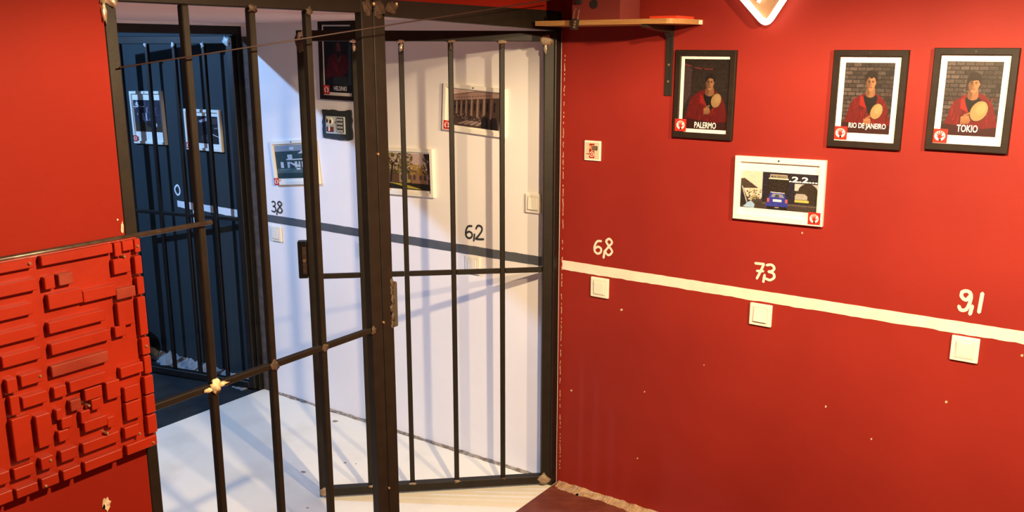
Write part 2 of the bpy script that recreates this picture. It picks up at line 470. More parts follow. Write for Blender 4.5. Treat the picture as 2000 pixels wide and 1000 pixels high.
    c.poly([(0, 0), (1, 0), (1, 0.13), (0.75, 0.10), (0, 0.16)], (36, 24, 22), 0.65)
    c.grain(5, 3)
    c.A *= dim
    return c


def hair_short(c, x, y, r, front=False):
    if not front: c.ell(x + 0.01, y + r * 0.45, r * 1.02, r * 0.98, (34, 23, 18))
    else: c.poly([(x - r * 0.95, y + r * 0.1), (x - r * 0.85, y + r * 1.0), (x + r * 0.3, y + r * 1.35), (x + r * 1.0, y + r * 0.8), (x + r * 0.9, y + r * 0.15), (x + r * 0.6, y + r * 0.62), (x - r * 0.3, y + r * 0.66)], (34, 23, 18), smooth=True)


def hair_curly(c, x, y, r, front=False):
    if not front:
        for k in range(22):
            a = math.pi * (0.02 + 0.96 * k / 21)
            c.ell(x + math.cos(a) * r * 0.95, y + r * 0.4 + math.sin(a) * r * 0.95, r * 0.36, r * 0.36, (50 - k % 3 * 7, 36 - k % 3 * 5, 26))
        c.ell(x, y + r * 0.7, r * 0.95, r * 0.85, (44, 31, 23))
    else: c.poly([(x - r * 0.95, y + r * 0.2), (x - r * 0.7, y + r * 1.0), (x + r * 0.7, y + r * 1.0), (x + r * 0.95, y + r * 0.3), (x + r * 0.5, y + r * 0.72), (x, y + r * 0.55), (x - r * 0.5, y + r * 0.72)], (44, 31, 23), smooth=True)


def hair_bob(c, x, y, r, front=False):
    if not front:
        c.ell(x, y + r * 0.3, r * 1.22, r * 1.15, (46, 31, 24))
        c.poly([(x - r * 1.2, y + r * 0.4), (x - r * 1.25, y - r * 0.9), (x - r * 0.6, y - r * 0.7), (x + r * 0.7, y - r * 0.3), (x + r * 1.15, y - r * 0.3), (x + r * 1.2, y + r * 0.4)], (46, 31, 24))
    else: c.poly([(x - r * 1.0, y - r * 0.1), (x - r * 0.95, y + r * 0.9), (x + r * 0.2, y + r * 1.25), (x + r * 1.0, y + r * 0.8), (x + r * 0.95, y + r * 0.1), (x + r * 0.6, y + r * 0.45), (x - r * 0.3, y + r * 0.38), (x - r * 0.7, y + r * 0.3)], (46, 31, 24), smooth=True)


JK = [(0.08, 0.0), (0.10, 0.26), (0.2, 0.46), (0.42, 0.56), (0.62, 0.58), (0.84, 0.48), (0.95, 0.28), (0.98, 0.0)]


def car_scene():
    c = Canvas(132, 78, (62, 54, 56))
    c.rect(0, 0.3, 0.3, 1, (206, 186, 172))
    c.poly([(0, 0.78), (0.05, 0.8), (0.24, 0.55), (0.0, 0.52)], (64, 52, 44))
    for k in range(60): c.ell(random.uniform(0.08, 0.28), random.uniform(0.2, 0.5), 0.012, 0.018, random.choice(((150, 138, 92), (90, 84, 66), (196, 190, 170), (60, 52, 44))))
    c.rect(0.29, 1, 0.18, 1, (34, 29, 40))
    c.rect(0.36, 0.63, 0.2, 0.80, (38, 30, 26)); c.grain(6)
    c.rect(0.71, 1.0, 0.22, 0.74, (44, 38, 34))
    c.rect(0.71, 1.0, 0.55, 0.74, (172, 170, 172))
    c.ell(0.88, 0.55, 0.12, 0.2, (48, 38, 30)); c.ell(0.95, 0.4, 0.08, 0.25, (44, 36, 28))
    c.poly([(0.72, 0.32), (0.88, 0.32), (0.88, 0.42), (0.84, 0.48), (0.74, 0.48), (0.72, 0.42)], (150, 146, 140))
    c.rect(0.72, 0.9, 0.25, 0.31, (186, 168, 86))
    c.rect(0, 1, 0, 0.2, (58, 49, 44)); c.rect(0.3, 1, 0.14, 0.17, (112, 100, 92), 0.6)
    c.poly([(0.38, 0.83), (0.62, 0.83), (0.61, 0.95), (0.39, 0.95)], (150, 140, 120)); c.rect(0.37, 0.63, 0.82, 0.845, (226, 214, 188))
    # dark car door on the left and pale blue wing
    c.poly([(0, 0.05), (0.12, 0.1), (0.09, 0.3), (0.02, 0.6), (0, 0.62)], (34, 30, 32)); c.line((0.02, 0.58), (0.1, 0.1), 0.014, (180, 174, 170))
    c.poly([(0.04, 0.02), (0.19, 0.0), (0.2, 0.1), (0.15, 0.2), (0.1, 0.14)], (140, 170, 205))
    # small blue hatchback seen from behind
    c.poly([(0.365, 0.06), (0.61, 0.06), (0.625, 0.24), (0.6, 0.36), (0.57, 0.46), (0.42, 0.47), (0.38, 0.34), (0.36, 0.2)], (46, 52, 140), smooth=True)
    c.poly([(0.41, 0.34), (0.585, 0.33), (0.56, 0.43), (0.43, 0.44)], (120, 122, 140)); c.poly([(0.46, 0.34), (0.52, 0.335), (0.51, 0.41), (0.47, 0.41)], (60, 58, 66))
    c.line((0.41, 0.47), (0.58, 0.46), 0.02, (205, 200, 206))
    c.rect(0.44, 0.55, 0.22, 0.28, (210, 208, 216)); c.rect(0.36, 0.39, 0.2, 0.3, (200, 90, 80)); c.rect(0.6, 0.63, 0.2, 0.3, (200, 90, 80))
    c.rect(0.36, 0.625, 0.0, 0.09, (30, 26, 28)); c.rect(0.465, 0.52, 0.05, 0.075, (150, 130, 110))
    c.grain(7, 3)
    return c


def columns_scene():
    c = Canvas(110, 84, (196, 168, 156))
    c.poly([(0, 0.76), (0.5, 0.98), (1, 1.0), (1, 0.1), (0, 0.1)], (66, 50, 44))
    c.poly([(0, 0.68), (1, 0.88), (1, 1.0), (0.5, 0.98), (0, 0.82)], (152, 124, 112))
    c.line((0, 0.82), (0.5, 0.985), 0.014, (58, 40, 36)); c.line((0.5, 0.985), (1, 1.0), 0.012, (58, 40, 36))
    for k in range(14): c.rect(0.05 + k * 0.055, 0.085 + k * 0.055, 0.74 + k * 0.012, 0.775 + k * 0.012, (110, 84, 76))
    x = 0.04
    for k in range(8):
        w = 0.03 + 0.004 * k; h = 0.66 + 0.025 * k
        c.rect(x, x + w, 0.28, h, (142, 116, 102)); c.rect(x + w * 0.65, x + w, 0.28, h, (104, 82, 72))
        c.rect(x + w + 0.015, x + w + 0.05, 0.36, h - 0.1, (34, 25, 26))
        c.rect(x + w + 0.012, x + w + 0.053, 0.34, 0.48, (84, 62, 52), 0.6)
        x += 0.082 + 0.009 * k
    c.rect(0, 1, 0, 0.26, (70, 56, 52))
    for k in range(4): c.poly([(0.15 + k * 0.12, 0.06), (0.22 + k * 0.12, 0.05), (0.42 + k * 0.09, 0.17), (0.36 + k * 0.09, 0.18)], (150, 128, 120))
    for k in range(40): c.ell(random.uniform(0.0, 0.7), random.uniform(0.2, 0.33), 0.02, 0.02, random.choice(((40, 30, 28), (60, 44, 38), (120, 100, 92))))
    for x in (0.72, 0.9): c.poly([(x - 0.07, 0.0), (x + 0.06, 0.0), (x + 0.05, 0.28), (x, 0.34), (x - 0.06, 0.28)], (30, 24, 26), smooth=True); c.ell(x, 0.35, 0.025, 0.035, (60, 42, 36))
    c.grain(7, 3)
    return c


def garden_scene():
    c = Canvas(118, 84, (188, 164, 158))
    c.rect(0, 1, 0, 0.55, (92, 70, 54))
    c.rect(0.3, 0.5, 0.18, 0.66, (150, 132, 116)); c.rect(0.58, 0.95, 0.18, 0.5, (134, 100, 78))
    for x, y in ((0.34, 0.26), (0.42, 0.26), (0.34, 0.48), (0.62, 0.28), (0.76, 0.28), (0.86, 0.28)): c.rect(x, x + 0.045, y, y + 0.13, (38, 32, 32)); c.rect(x + 0.018, x + 0.025, y, y + 0.13, (150, 136, 122))
    for k in range(420):
        x = random.uniform(0, 0.6); y = random.uniform(0.42, 1.0)
        c.ell(x, y, random.uniform(0.008, 0.03), random.uniform(0.01, 0.035), random.choice(((58, 50, 28), (98, 90, 44), (128, 118, 60), (36, 30, 22), (160, 150, 110))), random.random() * 3, 0.8)
    for k in range(90):
        c.ell(random.uniform(0.55, 0.9), random.uniform(0.42, 0.7), 0.02, 0.03, random.choice(((150, 120, 54), (128, 100, 46), (170, 138, 70))), random.random() * 3, 0.7)
    c.line((0.1, 0.15), (0.16, 0.7), 0.035, (34, 26, 22)); c.line((0.16, 0.6), (0.05, 0.85), 0.02, (34, 26, 22)); c.line((0.16, 0.65), (0.3, 0.9), 0.02, (34, 26, 22))
    c.poly([(0.86, 1), (1, 1), (1, 0.1), (0.95, 0.12), (0.93, 0.6)], (46, 34, 34))
    for k in range(40): c.ell(random.uniform(0.84, 1.0), random.uniform(0.3, 1.0), 0.015, 0.025, random.choice(((40, 30, 30), (80, 62, 56), (120, 104, 98))))
    c.rect(0, 1, 0, 0.18, (38, 32, 22)); c.poly([(0.02, 0.17), (0.3, 0.16), (0.5, 0.12), (0.82, 0.02), (0.5, 0.03), (0.3, 0.1)], (168, 158, 60))
    c.ell(0.52, 0.24, 0.04, 0.05, (150, 150, 60))
    c.grain(8, 3)
    return c


def white_house_scene():
    c = Canvas(110, 84, (70, 92, 96))
    c.rect(0, 1, 0.82, 1, (128, 140, 152)); c.ell(0.45, 0.9, 0.06, 0.05, (190, 196, 204))
    c.rect(0, 1, 0.3, 0.82, (44, 66, 70)); c.grain(7)
    c.rect(0.32, 0.45, 0.56, 0.72, (182, 190, 196)); c.rect(0.28, 0.95, 0.55, 0.585, (196, 202, 208))
    c.poly([(0.6, 0.74), (0.74, 0.84), (0.74, 0.74)], (190, 196, 200))
    for x0, x1 in ((0.12, 0.2), (0.3, 0.36), (0.5, 0.56), (0.6, 0.64), (0.68, 0.74), (0.8, 0.86)): c.rect(x0, x1, 0.32, 0.5, (186, 192, 198))
    c.poly([(0.3, 0.5), (0.5, 0.36), (0.6, 0.34), (0.6, 0.4), (0.36, 0.5)], (186, 192, 198))
    c.ell(0.58, 0.28, 0.06, 0.025, (200, 206, 212)); c.ell(0.78, 0.27, 0.06, 0.025, (200, 206, 212)); c.line((0.1, 0.26), (0.36, 0.28), 0.02, (120, 136, 138))
    c.rect(0, 1, 0, 0.2, (38, 60, 62)); c.rect(0, 1, 0.16, 0.22, (86, 104, 104), 0.7)
    c.grain(6, 3)
    return c


def street_scene():
    c = Canvas(84, 84, (52, 50, 62))
    for k in range(60):
        x = random.random(); y = random.uniform(0.3, 0.85)
        c.rect(x, x + random.uniform(0.02, 0.06), y, y + random.uniform(0.05, 0.2), random.choice(((36, 32, 40), (84, 82, 100), (140, 140, 156), (58, 44, 44), (70, 70, 90))))
    for x in (0.3, 0.42, 0.7): c.rect(x, x + 0.05, 0.35, 0.6, (176, 178, 190))
    c.rect(0, 1, 0, 0.3, (66, 54, 44)); c.ell(0.75, 0.22, 0.06, 0.07, (160, 170, 186)); c.ell(0.55, 0.25, 0.12, 0.1, (38, 30, 32))
    c.grain(9, 3)
    return c


def night_scene():
    c = Canvas(110, 84, (36, 34, 38)); c.grain(14, 5)
    c.poly([(0.36, 0.82), (0.7, 1.0), (0.72, 0.86), (0.42, 0.76)], (170, 166, 180)); c.poly([(0.7, 0.9), (1, 0.96), (1, 0.7), (0.72, 0.72)], (66, 56, 60))
    for k in range(70): c.ell(random.random(), random.uniform(0.05, 0.75), 0.02, 0.02, random.choice(((24, 22, 24), (60, 56, 52), (90, 84, 78), (44, 40, 40))))
    for k in range(5): c.line((0.42 + k * 0.05, 0.1), (0.52 + k * 0.05, 0.34), 0.012, (110, 104, 104))
    c.line((0.8, 0.34), (1.0, 0.25), 0.025, (214, 208, 200)); c.rect(0.85, 0.97, 0.55, 0.6, (120, 110, 108))
    c.grain(7, 3)
    return c


def alarm_canvas():
    c = Canvas(40, 44, (206, 186, 160))
    red = (150, 22, 20)
    c.rect(0.28, 0.66, 0.06, 0.92, red); c.ell(0.34, 0.72, 0.05, 0.1, (230, 170, 90)); c.ell(0.36, 0.66, 0.025, 0.06, (244, 220, 150))
    c.rect(0.44, 0.9, 0.5, 0.82, (206, 186, 160)); c.rect(0.48, 0.88, 0.53, 0.79, (78, 60, 44)); c.rect(0.54, 0.8, 0.58, 0.74, (120, 90, 76))
    c.ell(0.47, 0.29, 0.17, 0.17, (230, 200, 176)); c.ell(0.47, 0.29, 0.11, 0.11, red); c.ell(0.47, 0.29, 0.06, 0.06, (236, 206, 180))
    c.rect(0.06, 0.44, 0.27, 0.32, red)
    return c


# ------------------------------------------------------------------ room shell
def struct(o, label, cat='wall'): return tag(o, label, cat, kind='structure')


# long wall: three stretches of one plane
wall_red = struct(box('wall_right', 0.0, 4.2, 0, 0.12, -0.05, 2.72, M['red']), 'long red side wall with white stripe and framed pictures')
wall_white = struct(box('wall_right', -1.94, 0.0, 0, 0.12, -0.05, 2.72, M['white']), 'white side wall of the passage behind the open gate')
wall_blue = struct(box('wall_right', -4.4, -1.94, 0, 0.12, -0.05, 2.82, M['blue']), 'dark slate blue side wall of the far room')

# partition with the barred opening: red towards us, white towards the passage
PL, PT = -1.912, 2.0
bm = bmesh.new()
pts = [(-4.6, -0.05), (PL, -0.05), (PL, PT), (0.0, PT), (0.0, 2.72), (-4.6, 2.72)]
a = [bm.verts.new((0.0, p[0], p[1])) for p in pts]; b = [bm.verts.new((-0.1, p[0], p[1])) for p in pts]
bm.faces.new(a); bm.faces.new(b[::-1])
for i in range(6): bm.faces.new((a[i], a[(i + 1) % 6], b[(i + 1) % 6], b[i]))
me = mesh(bm); me.materials.append(M['red_dimmed']); me.materials.append(M['white'])
for f in me.polygons: f.material_index = 1 if f.normal.x < -0.5 else 0
wall_left = struct(link('wall_left', me, None), 'red partition wall around the barred opening, pale chips near its edge')

# partition between the passage and the blue room
bm = bmesh.new()
pts = [(-2.8, -0.05), (-1.95, -0.05), (-1.95, 1.972), (0.0, 1.972), (0.0, 2.82), (-2.8, 2.82)]
a = [bm.verts.new((-1.94, p[0], p[1])) for p in pts]; b = [bm.verts.new((-2.0, p[0], p[1])) for p in pts]
bm.faces.new(a); bm.faces.new(b[::-1])
for i in range(6): bm.faces.new((a[i], a[(i + 1) % 6], b[(i + 1) % 6], b[i]))
me = mesh(bm); me.materials.append(M['white']); me.materials.append(M['blue'])
for f in me.polygons: f.material_index = 1 if f.normal.x < -0.5 else 0
struct(link('wall_far', me, None), 'white cross wall around the doorway to the blue room')

struct(box('floor', -0.0, 4.2, -4.6, 0, -0.05, 0, M['redfloor']), 'brown red painted floor in front of the bars', 'floor')
struct(box('floor', -1.94, -0.0, -2.8, 0, -0.05, 0, M['whitefloor']), 'pale painted floor of the passage behind the bars', 'floor')
struct(box('floor', -4.4, -1.94, -2.8, 0, -0.05, 0, M['bluefloor']), 'dark floor of the blue room', 'floor')
struct(box('ceiling', -1.94, -0.1, -2.8, 0, 1.985, 2.05, M['ceil_bounce']), 'low white ceiling over the passage', 'ceiling')
struct(box('ceiling', -4.4, -2.0, -2.8, 0, 2.80, 2.86, M['blue']), 'dark ceiling of the far blue room', 'ceiling')
struct(box('ceiling', 0.0, 4.2, -4.6, 0, 2.70, 2.76, M['dim']), 'ceiling over the red room', 'ceiling')
struct(box('wall_back', -4.5, -4.4, -2.8, 0.12, -0.05, 2.86, M['blue']), 'far end wall of the blue room')
struct(box('wall_back', 4.2, 4.3, -4.6, 0.12, -0.05, 2.76, M['dim']), 'dull red wall at the back of the front room')
struct(box('wall_front', -1.97, -0.1, -2.9, -2.8, -0.05, 2.86, M['white']), 'plain white wall opposite the passage pictures')
struct(box('wall_front', -4.5, -1.97, -2.9, -2.8, -0.05, 2.86, M['blue']), 'dark wall opposite the blue room pictures')
struct(box('wall_front', 0.0, 4.3, -4.7, -4.6, -0.05, 2.76, M['dim']), 'dull red wall opposite the striped wall')


def wobble_line(x0, x1, z, amp, n, seed):
    return [(x0 + (x1 - x0) * i / n, z + amp * mnoise.noise(Vector((i * 0.9, seed * 7.3, 0.3)))) for i in range(n + 1)]


ZT, ZB = 1.006, 0.966
# stripe along all three stretches
ragged_strip('painted_stripe', wobble_line(0.016, 2.6, ZB, 0.003, 120, 1), wobble_line(0.016, 2.6, ZT, 0.0012, 120, 2), -0.0012, 0.0, M['cream'], wall_red, 'cream painted stripe')
ragged_strip('painted_stripe', wobble_line(-1.87, -0.004, ZB, 0.002, 60, 3), wobble_line(-1.87, -0.004, ZT, 0.002, 60, 4), -0.0012, 0.0, M['paintdark'], wall_white, 'dark grey painted stripe')
ragged_strip('painted_stripe', wobble_line(-2.608, -1.95, ZB, 0.006, 24, 5), wobble_line(-2.608, -1.95, ZT, 0.002, 24, 6), -0.0012, 0.0, M['paintwhite'], wall_blue, 'white painted stripe')


def num_px(items, m, parent, w, label):
    """items: glyph, left px, bottom px, right px, top px (photo) -> cells on the wall"""
    out = []
    for g, l, bt, r, tp in items:
        xa, za = wx(l, bt); xb, _ = wx(r, bt); _, zb = wx(l, tp)
        out.append((g, xa, za, xb - xa, zb - za))
    number(out, m, parent, w, label)


num_px([('6', 1160, 494, 1177, 468), (',', 1177, 503, 1184, 488), ('8', 1181, 497, 1199, 465)], M['cream'], wall_red, 0.0092, 'cream hand painted 6,8')
num_px([('7', 1473, 543, 1494, 513), (',', 1489, 550, 1496, 535), ('3', 1493, 545, 1516, 515)], M['cream'], wall_red, 0.0092, 'cream hand painted 7,3')
num_px([('9', 1872, 605, 1897, 566), (',', 1891, 613, 1902, 595), ('1', 1907, 609, 1930, 570)], M['cream'], wall_red, 0.011, 'cream hand painted 9,1')
num_px([('6', 909, 464, 925, 439), (',', 924, 470, 930, 456), ('2', 929, 467, 946, 439)], M['ink'], wall_white, 0.009, 'dark hand painted 6,2')
num_px([('3', 531, 413, 541, 393), (',', 540, 419, 544, 410), ('8', 542, 415, 554, 393)], M['ink'], wall_white, 0.008, 'dark hand painted 3,8')
num_px([('5', 703, 434, 716, 408), (',', 714, 442, 720, 431), ('1', 720, 436, 732, 411)], M['ink'], wall_white, 0.008, 'dark hand painted number partly behind the post')
num_px([('0', 342, 380, 354, 361)], M['paintwhite'], wall_blue, 0.011, 'white hand painted 0')
num_px([('2', 379, 385, 391, 366)], M['paintwhite'], wall_blue, 0.011, 'white hand painted 2')

# pale crumbling mortar along the foot of the walls
def debris(name, x0, x1, n, zmax, dmax, m, label, parent_kind=True, y_off=0.0, seed=3):
    """a lumpy strip lying in the corner between floor and wall"""
    bm = bmesh.new()
    R = []
    for i in range(n + 1):
        x = x0 + (x1 - x0) * i / n
        k = 0.85 + 0.35 * mnoise.noise(Vector((x * 6, seed, 0))) + 0.2 * mnoise.noise(Vector((x * 19, seed, 4))) + 0.15 * random.random()
        k = max(0.25, k)
        d = dmax * k; z = zmax * k
        prof = [(0.0, 0.0), (0.0, z), (-d * 0.25, z * 0.72), (-d * 0.55, z * 0.36), (-d * 0.8, z * 0.2), (-d, 0.0)]
        R.append([bm.verts.new((x + random.uniform(-0.002, 0.002), y_off + min(0.0, p[0] + (d * 0.22 * mnoise.noise(Vector((x * 23, q * 3.7, seed + 2))) if 0 < q else 0)), max(0.0, p[1] + (z * 0.5 * mnoise.noise(Vector((x * 29, q * 5.1, seed + 6))) if 0 < q < 5 else 0)))) for q, p in enumerate(prof)])
    for i in range(n):
        for j in range(5): bm.faces.new((R[i][j], R[i][j + 1], R[i + 1][j + 1], R[i + 1][j]))
        bm.faces.new((R[i][5], R[i][0], R[i + 1][0], R[i + 1][5]))
    bm.faces.new(R[0]); bm.faces.new(R[-1][::-1])
    return struct(link(name, mesh(bm), m), label, 'mortar')


debris('trim_1', 0.012, 1.1, 260, 0.015, 0.045, M['rubble'], 'crumbled tan mortar along the foot of the red wall')
debris('trim_2', -1.86, -0.02, 160, 0.010, 0.016, M['crack'], 'dirty broken joint along the foot of the white wall', seed=9)
debris('trim_3', -3.6, -2.02, 90, 0.045, 0.10, M['cement'], 'rough grey cement along the foot of the blue wall', seed=14)


def chip(parent, poly_px, plane, m=None, label='pale chipped patch', depth=0.0015):
    """an irregular flake of missing paint; plane 'W' long wall, 'P' partition"""
    bm = bmesh.new()
    if plane == 'W':
        prism_xz(bm, [wx(*p) for p in poly_px], -depth, 0.0)
    else:
        q = [py(*p) for p in poly_px]
        a = [bm.verts.new((depth, y, z)) for y, z in q]; b = [bm.verts.new((0.0, y, z)) for y, z in q]
        bm.faces.new(a); bm.faces.new(b[::-1])
        for i in range(len(q)): bm.faces.new((a[i], a[(i + 1) % len(q)], b[(i + 1) % len(q)], b[i]))
    return link('paint_chip', mesh(bm), m or M['chip'], parent, label)


def flake(cx, cy, rx, ry, n=11, seed=0):
    r = random.Random(seed)
    return [(cx + math.cos(2 * math.pi * i / n) * rx * r.uniform(0.55, 1.15), cy + math.sin(2 * math.pi * i / n) * ry * r.uniform(0.6, 1.15)) for i in range(n)]


chip(wall_left, flake(208, 984, 9, 15, 14, 3), 'P', label='cream chip below the board')
chip(wall_left, flake(203, 990, 3, 6, 8, 8), 'P', M['brownplaster'])
chip(wall_left, flake(238, 444, 3, 12, 12, 5), 'P'); chip(wall_left, flake(229, 429, 2, 2, 7, 6), 'P')
for cx, cy, s in ((1116, 763, 2), (1259, 765, 1.4), (1375, 713, 1.2), (1245, 895, 1.6), (1613, 794, 2), (1702, 857, 2), (1567, 455, 2), (1848, 785, 3), (1214, 605, 2.4), (1996, 694, 3)):
    chip(wall_red, flake(cx, cy, s, s * 1.1, 7, int(cx)), 'W')
white_floor = [o for o in S.objects if o.name == 'floor.001'][0]
for cx, cy, rx_, ry_ in ((655, 823, 6, 2.5), (674, 904, 3, 1.5), (695, 906, 2, 1), (601, 992, 3, 1.5), (593, 922, 5, 2), (884, 872, 2, 1), (968, 892, 2, 1)):
    q = [at(px_, p2, 2, 0.0) for px_, p2 in flake(cx, cy, rx_, ry_, 9, int(cx))]
    bm = bmesh.new()
    a = [bm.verts.new((p.x, p.y, 0.0012)) for p in q]; b = [bm.verts.new((p.x, p.y, 0.0)) for p in q]
    bm.faces.new(a); bm.faces.new(b[::-1])
    for i in range(len(q)): bm.faces.new((a[i], a[(i + 1) % len(q)], b[(i + 1) % len(q)], b[i]))
    link('paint_chip', mesh(bm), M['crack'], white_floor, 'dark chipped fleck')
# ragged plaster edges: where the red paint stops at the gate post, and round the far door
def vstrip(parent, x_of_z, z0, z1, w, amp, n, m, name, label, y=-0.0015, seed=1, gaps=0.0):
    bm = bmesh.new(); prev = None; r = random.Random(seed)
    for i in range(n):
        za = z0 + (z1 - z0) * i / n; zb = z0 + (z1 - z0) * (i + 1) / n
        if r.random() < gaps: continue
        xa, xb = x_of_z(za), x_of_z(zb)
        wa = w * r.uniform(0.5, 1.4); oa = r.uniform(-amp, amp)
        prism_xz(bm, [(xa + oa - wa / 2, za), (xa + oa + wa / 2, za), (xb + oa + wa * r.uniform(0.2, 0.6), zb), (xb + oa - wa * 0.4, zb)], y, 0.0)
    return link(name, mesh(bm), m, parent, label)


edge = vstrip(wall_red, lambda z: 0.014 + 0.004 * mnoise.noise(Vector((z * 3, 0, 0))), 0.03, 1.85, 0.0019, 0.0012, 230, M['chip'], 'chipped_edge', 'thin pale chipped line beside the gate post', seed=4, gaps=0.4)
edge['kind'] = 'stuff'
lo = [(-1.936 , 0.0)]; hi = []
zs = [i * 0.03 for i in range(65)]
strip_r = [(-1.862 + 0.016 * mnoise.noise(Vector((z * 4, 2, 0))) + 0.008 * mnoise.noise(Vector((z * 17, 5, 0))), z) for z in zs]
strip_l = [(-1.938, z) for z in zs]
ragged_strip('bare_render', strip_l, strip_r, -0.004, 0.0, M['brownplaster'], wall_white, 'ragged brown bare render beside the far door')
strip_c = [(p[0] - 0.016 - 0.012 * abs(mnoise.noise(Vector((p[1] * 6, 9, 0)))), p[1]) for p in strip_r]
ragged_strip('torn_plaster', strip_c, strip_r, -0.0055, -0.001, M['plaster'], wall_white, 'torn pale plaster edge')

# ------------------------------------------------------------------ steel: fixed bars, gate frame, gates
def tube(name, x0, x1, y0, y1, z0, z1, m, parent, label=None): return box(name, x0, x1, y0, y1, z0, z1, m, parent, 0.0025, label, 1)


panel = thing('barred_screen', 'fixed screen of three thick dark steel bars with a middle rail, left of the doorway', 'bars', (0, 0, 0))
ST = M['steel']
py_l = PL; D = -0.03
tube('stile', D, 0.0, -1.911, -1.880, 0.0, 2.0, ST, panel)
ylo = py(716, 300)[0]; ymid = py(738, 300)[0]; yhi = py(760, 300)[0]
tube('stile', D, 0.0, ylo, ymid - 0.0015, 0.0, 2.0, ST, panel)
tube('top_rail', D, 0.0, -1.8795, ylo - 0.0005, 1.958, 2.0, ST, panel)
tube('bottom_rail', D, 0.0, -1.8795, ylo - 0.0005, 0.0, 0.04, ST, panel)
for pxa, pya, pxb, pyb in ((379, 200, 431, 900), (506, 200, 548, 900), (613, 200, 646, 900)):
    ya = (py(pxa, pya)[0] + py(pxb, pyb)[0]) / 2
    tube('bar', -0.022, -0.002, ya - 0.010, ya + 0.010, 0.0405, 1.9575, ST, panel)
zr = 0.984
RYS = (-1.88, ylo)
bars_y = [(py(a, b)[0] + py(c, d)[0]) / 2 for a, b, c, d in ((379, 200, 431, 900), (506, 200, 548, 900), (613, 200, 646, 900))]
ends = [-1.8795] + sum([[y - 0.0102, y + 0.0102] for y in bars_y], []) + [ylo - 0.0005]
for i in range(0, len(ends), 2): tube('mid_rail', -0.020, -0.002, ends[i], ends[i + 1], zr - 0.009, zr + 0.009, ST, panel)
blob('weld', (0.001, bars_y[0], zr), (0.006, 0.014, 0.018), M['creamweld'], panel, 1, 0.8, label='cream filler on the rail joint')
for i, a in ((0, 0.5), (0, -0.6)): blob('weld', (0.0, bars_y[0] + 0.02 * (1 if a > 0 else -1), zr + 0.004 * a), (0.005, 0.017, 0.006), M['creamweld'], panel, 5 + i, 0.6)
blob('weld', (-0.001, bars_y[1], zr), (0.0025, 0.014, 0.014), M["rust"], panel, 2, 0.4, 3)
blob('weld', (-0.001, bars_y[2], zr), (0.0025, 0.012, 0.012), M["rust"], panel, 3, 0.4, 3)
for k, yv in enumerate(bars_y[1:]): blob('weld', (0.0, yv, 1.956), (0.004, 0.015, 0.012), M['rust'], panel, 8 + k, 0.6)
blob('weld', (0.001, -1.897, 1.962), (0.007, 0.018, 0.012), M['weld'], panel, 11, 0.8, label='bright weld at the top corner')
blob('weld', (0.001, -1.911, 1.935), (0.005, 0.006, 0.03), M['weld'], panel, 12, 0.7)
blob('weld', (0.0, ylo + 0.004, zr), (0.004, 0.012, 0.016), M['rust'], panel, 15, 0.6)
blob('weld', (-0.0005, (ylo + ymid) / 2, 1.974), (0.003, 0.020, 0.026), M['rust'], panel, 13, 0.25, 3)

gf = thing('gate_frame', 'dark steel door frame of two posts and a header around the gate opening', 'door frame', (0, 0, 0))
tube('post', D, 0.0, ymid + 0.0015, yhi, 0.0, 1.965, ST, gf)
tube('post', D, 0.0, -0.042, -0.001, 0.0, 1.925, M['steel2'], gf)
# header, sloping a little down to the right as it was welded
zl0, zl1 = py(800, 38)[1], py(800, 12)[1]; zr0, zr1 = py(1044, 59)[1], py(1044, 38)[1]
bm = bmesh.new()
pts = [(ymid + 0.0015, 1.9655), (ymid + 0.0015, 2.0), (-0.001, 2.0), (-0.001, 1.926), (yhi + 0.001, 1.951)]
a = [bm.verts.new((0.0, *p)) for p in pts]; b = [bm.verts.new((D, *p)) for p in pts]
bm.faces.new(a); bm.faces.new(b[::-1])
for i in range(5): bm.faces.new((a[i], a[(i + 1) % 5], b[(i + 1) % 5], b[i]))
link('header', mesh(bm), ST, gf)
blob('weld', (0.0, (ymid + yhi) / 2, 1.972), (0.003, 0.024, 0.026), M['rust'], gf, 21, 0.35, 3, label='rusty ground weld')
blob('weld', (0.0, yhi + 0.032, 1.976), (0.003, 0.022, 0.019), M['rust'], gf, 22, 0.4, 3)
for yv, zv in ((ymid - 0.001, 1.985), (yhi + 0.048, 1.988)):
    bm = bmesh.new(); cyl(bm, (-0.002, yv, zv), (0.005, yv, zv), 0.006, 10); bmesh.ops.create_icosphere(bm, subdivisions=1, radius=0.005, matrix=Matrix.Translation((0.005, yv, zv)))
    link('screw', mesh(bm), M['screw'], gf, 'bright screw head')
for yv, zv in ((ymid, 1.54), (ymid, 1.0), (ymid, 0.42)):
    p = (0.0, yv - 0.001, zv); rod('screw', (-0.004, yv, zv), (0.003, yv, zv), 0.004, M['screw'], gf, 8)
# strike box on the side of the post with its rusty weld
s0 = py(757, 556); s1 = py(780, 636)
box('strike_box', -0.032, -0.003, yhi, s1[0], s1[1] - 0.002, s0[1], M['greenbox'], gf, 0.005, 'olive steel lock keeper')
for k in range(6):
    blob('weld', (-0.001, yhi - 0.008 + 0.003 * (k % 2), s1[1] + 0.01 + k * (s0[1] - s1[1]) / 5.4), (0.004, 0.008, 0.016), M['rust'], gf, 30 + k, 0.7)


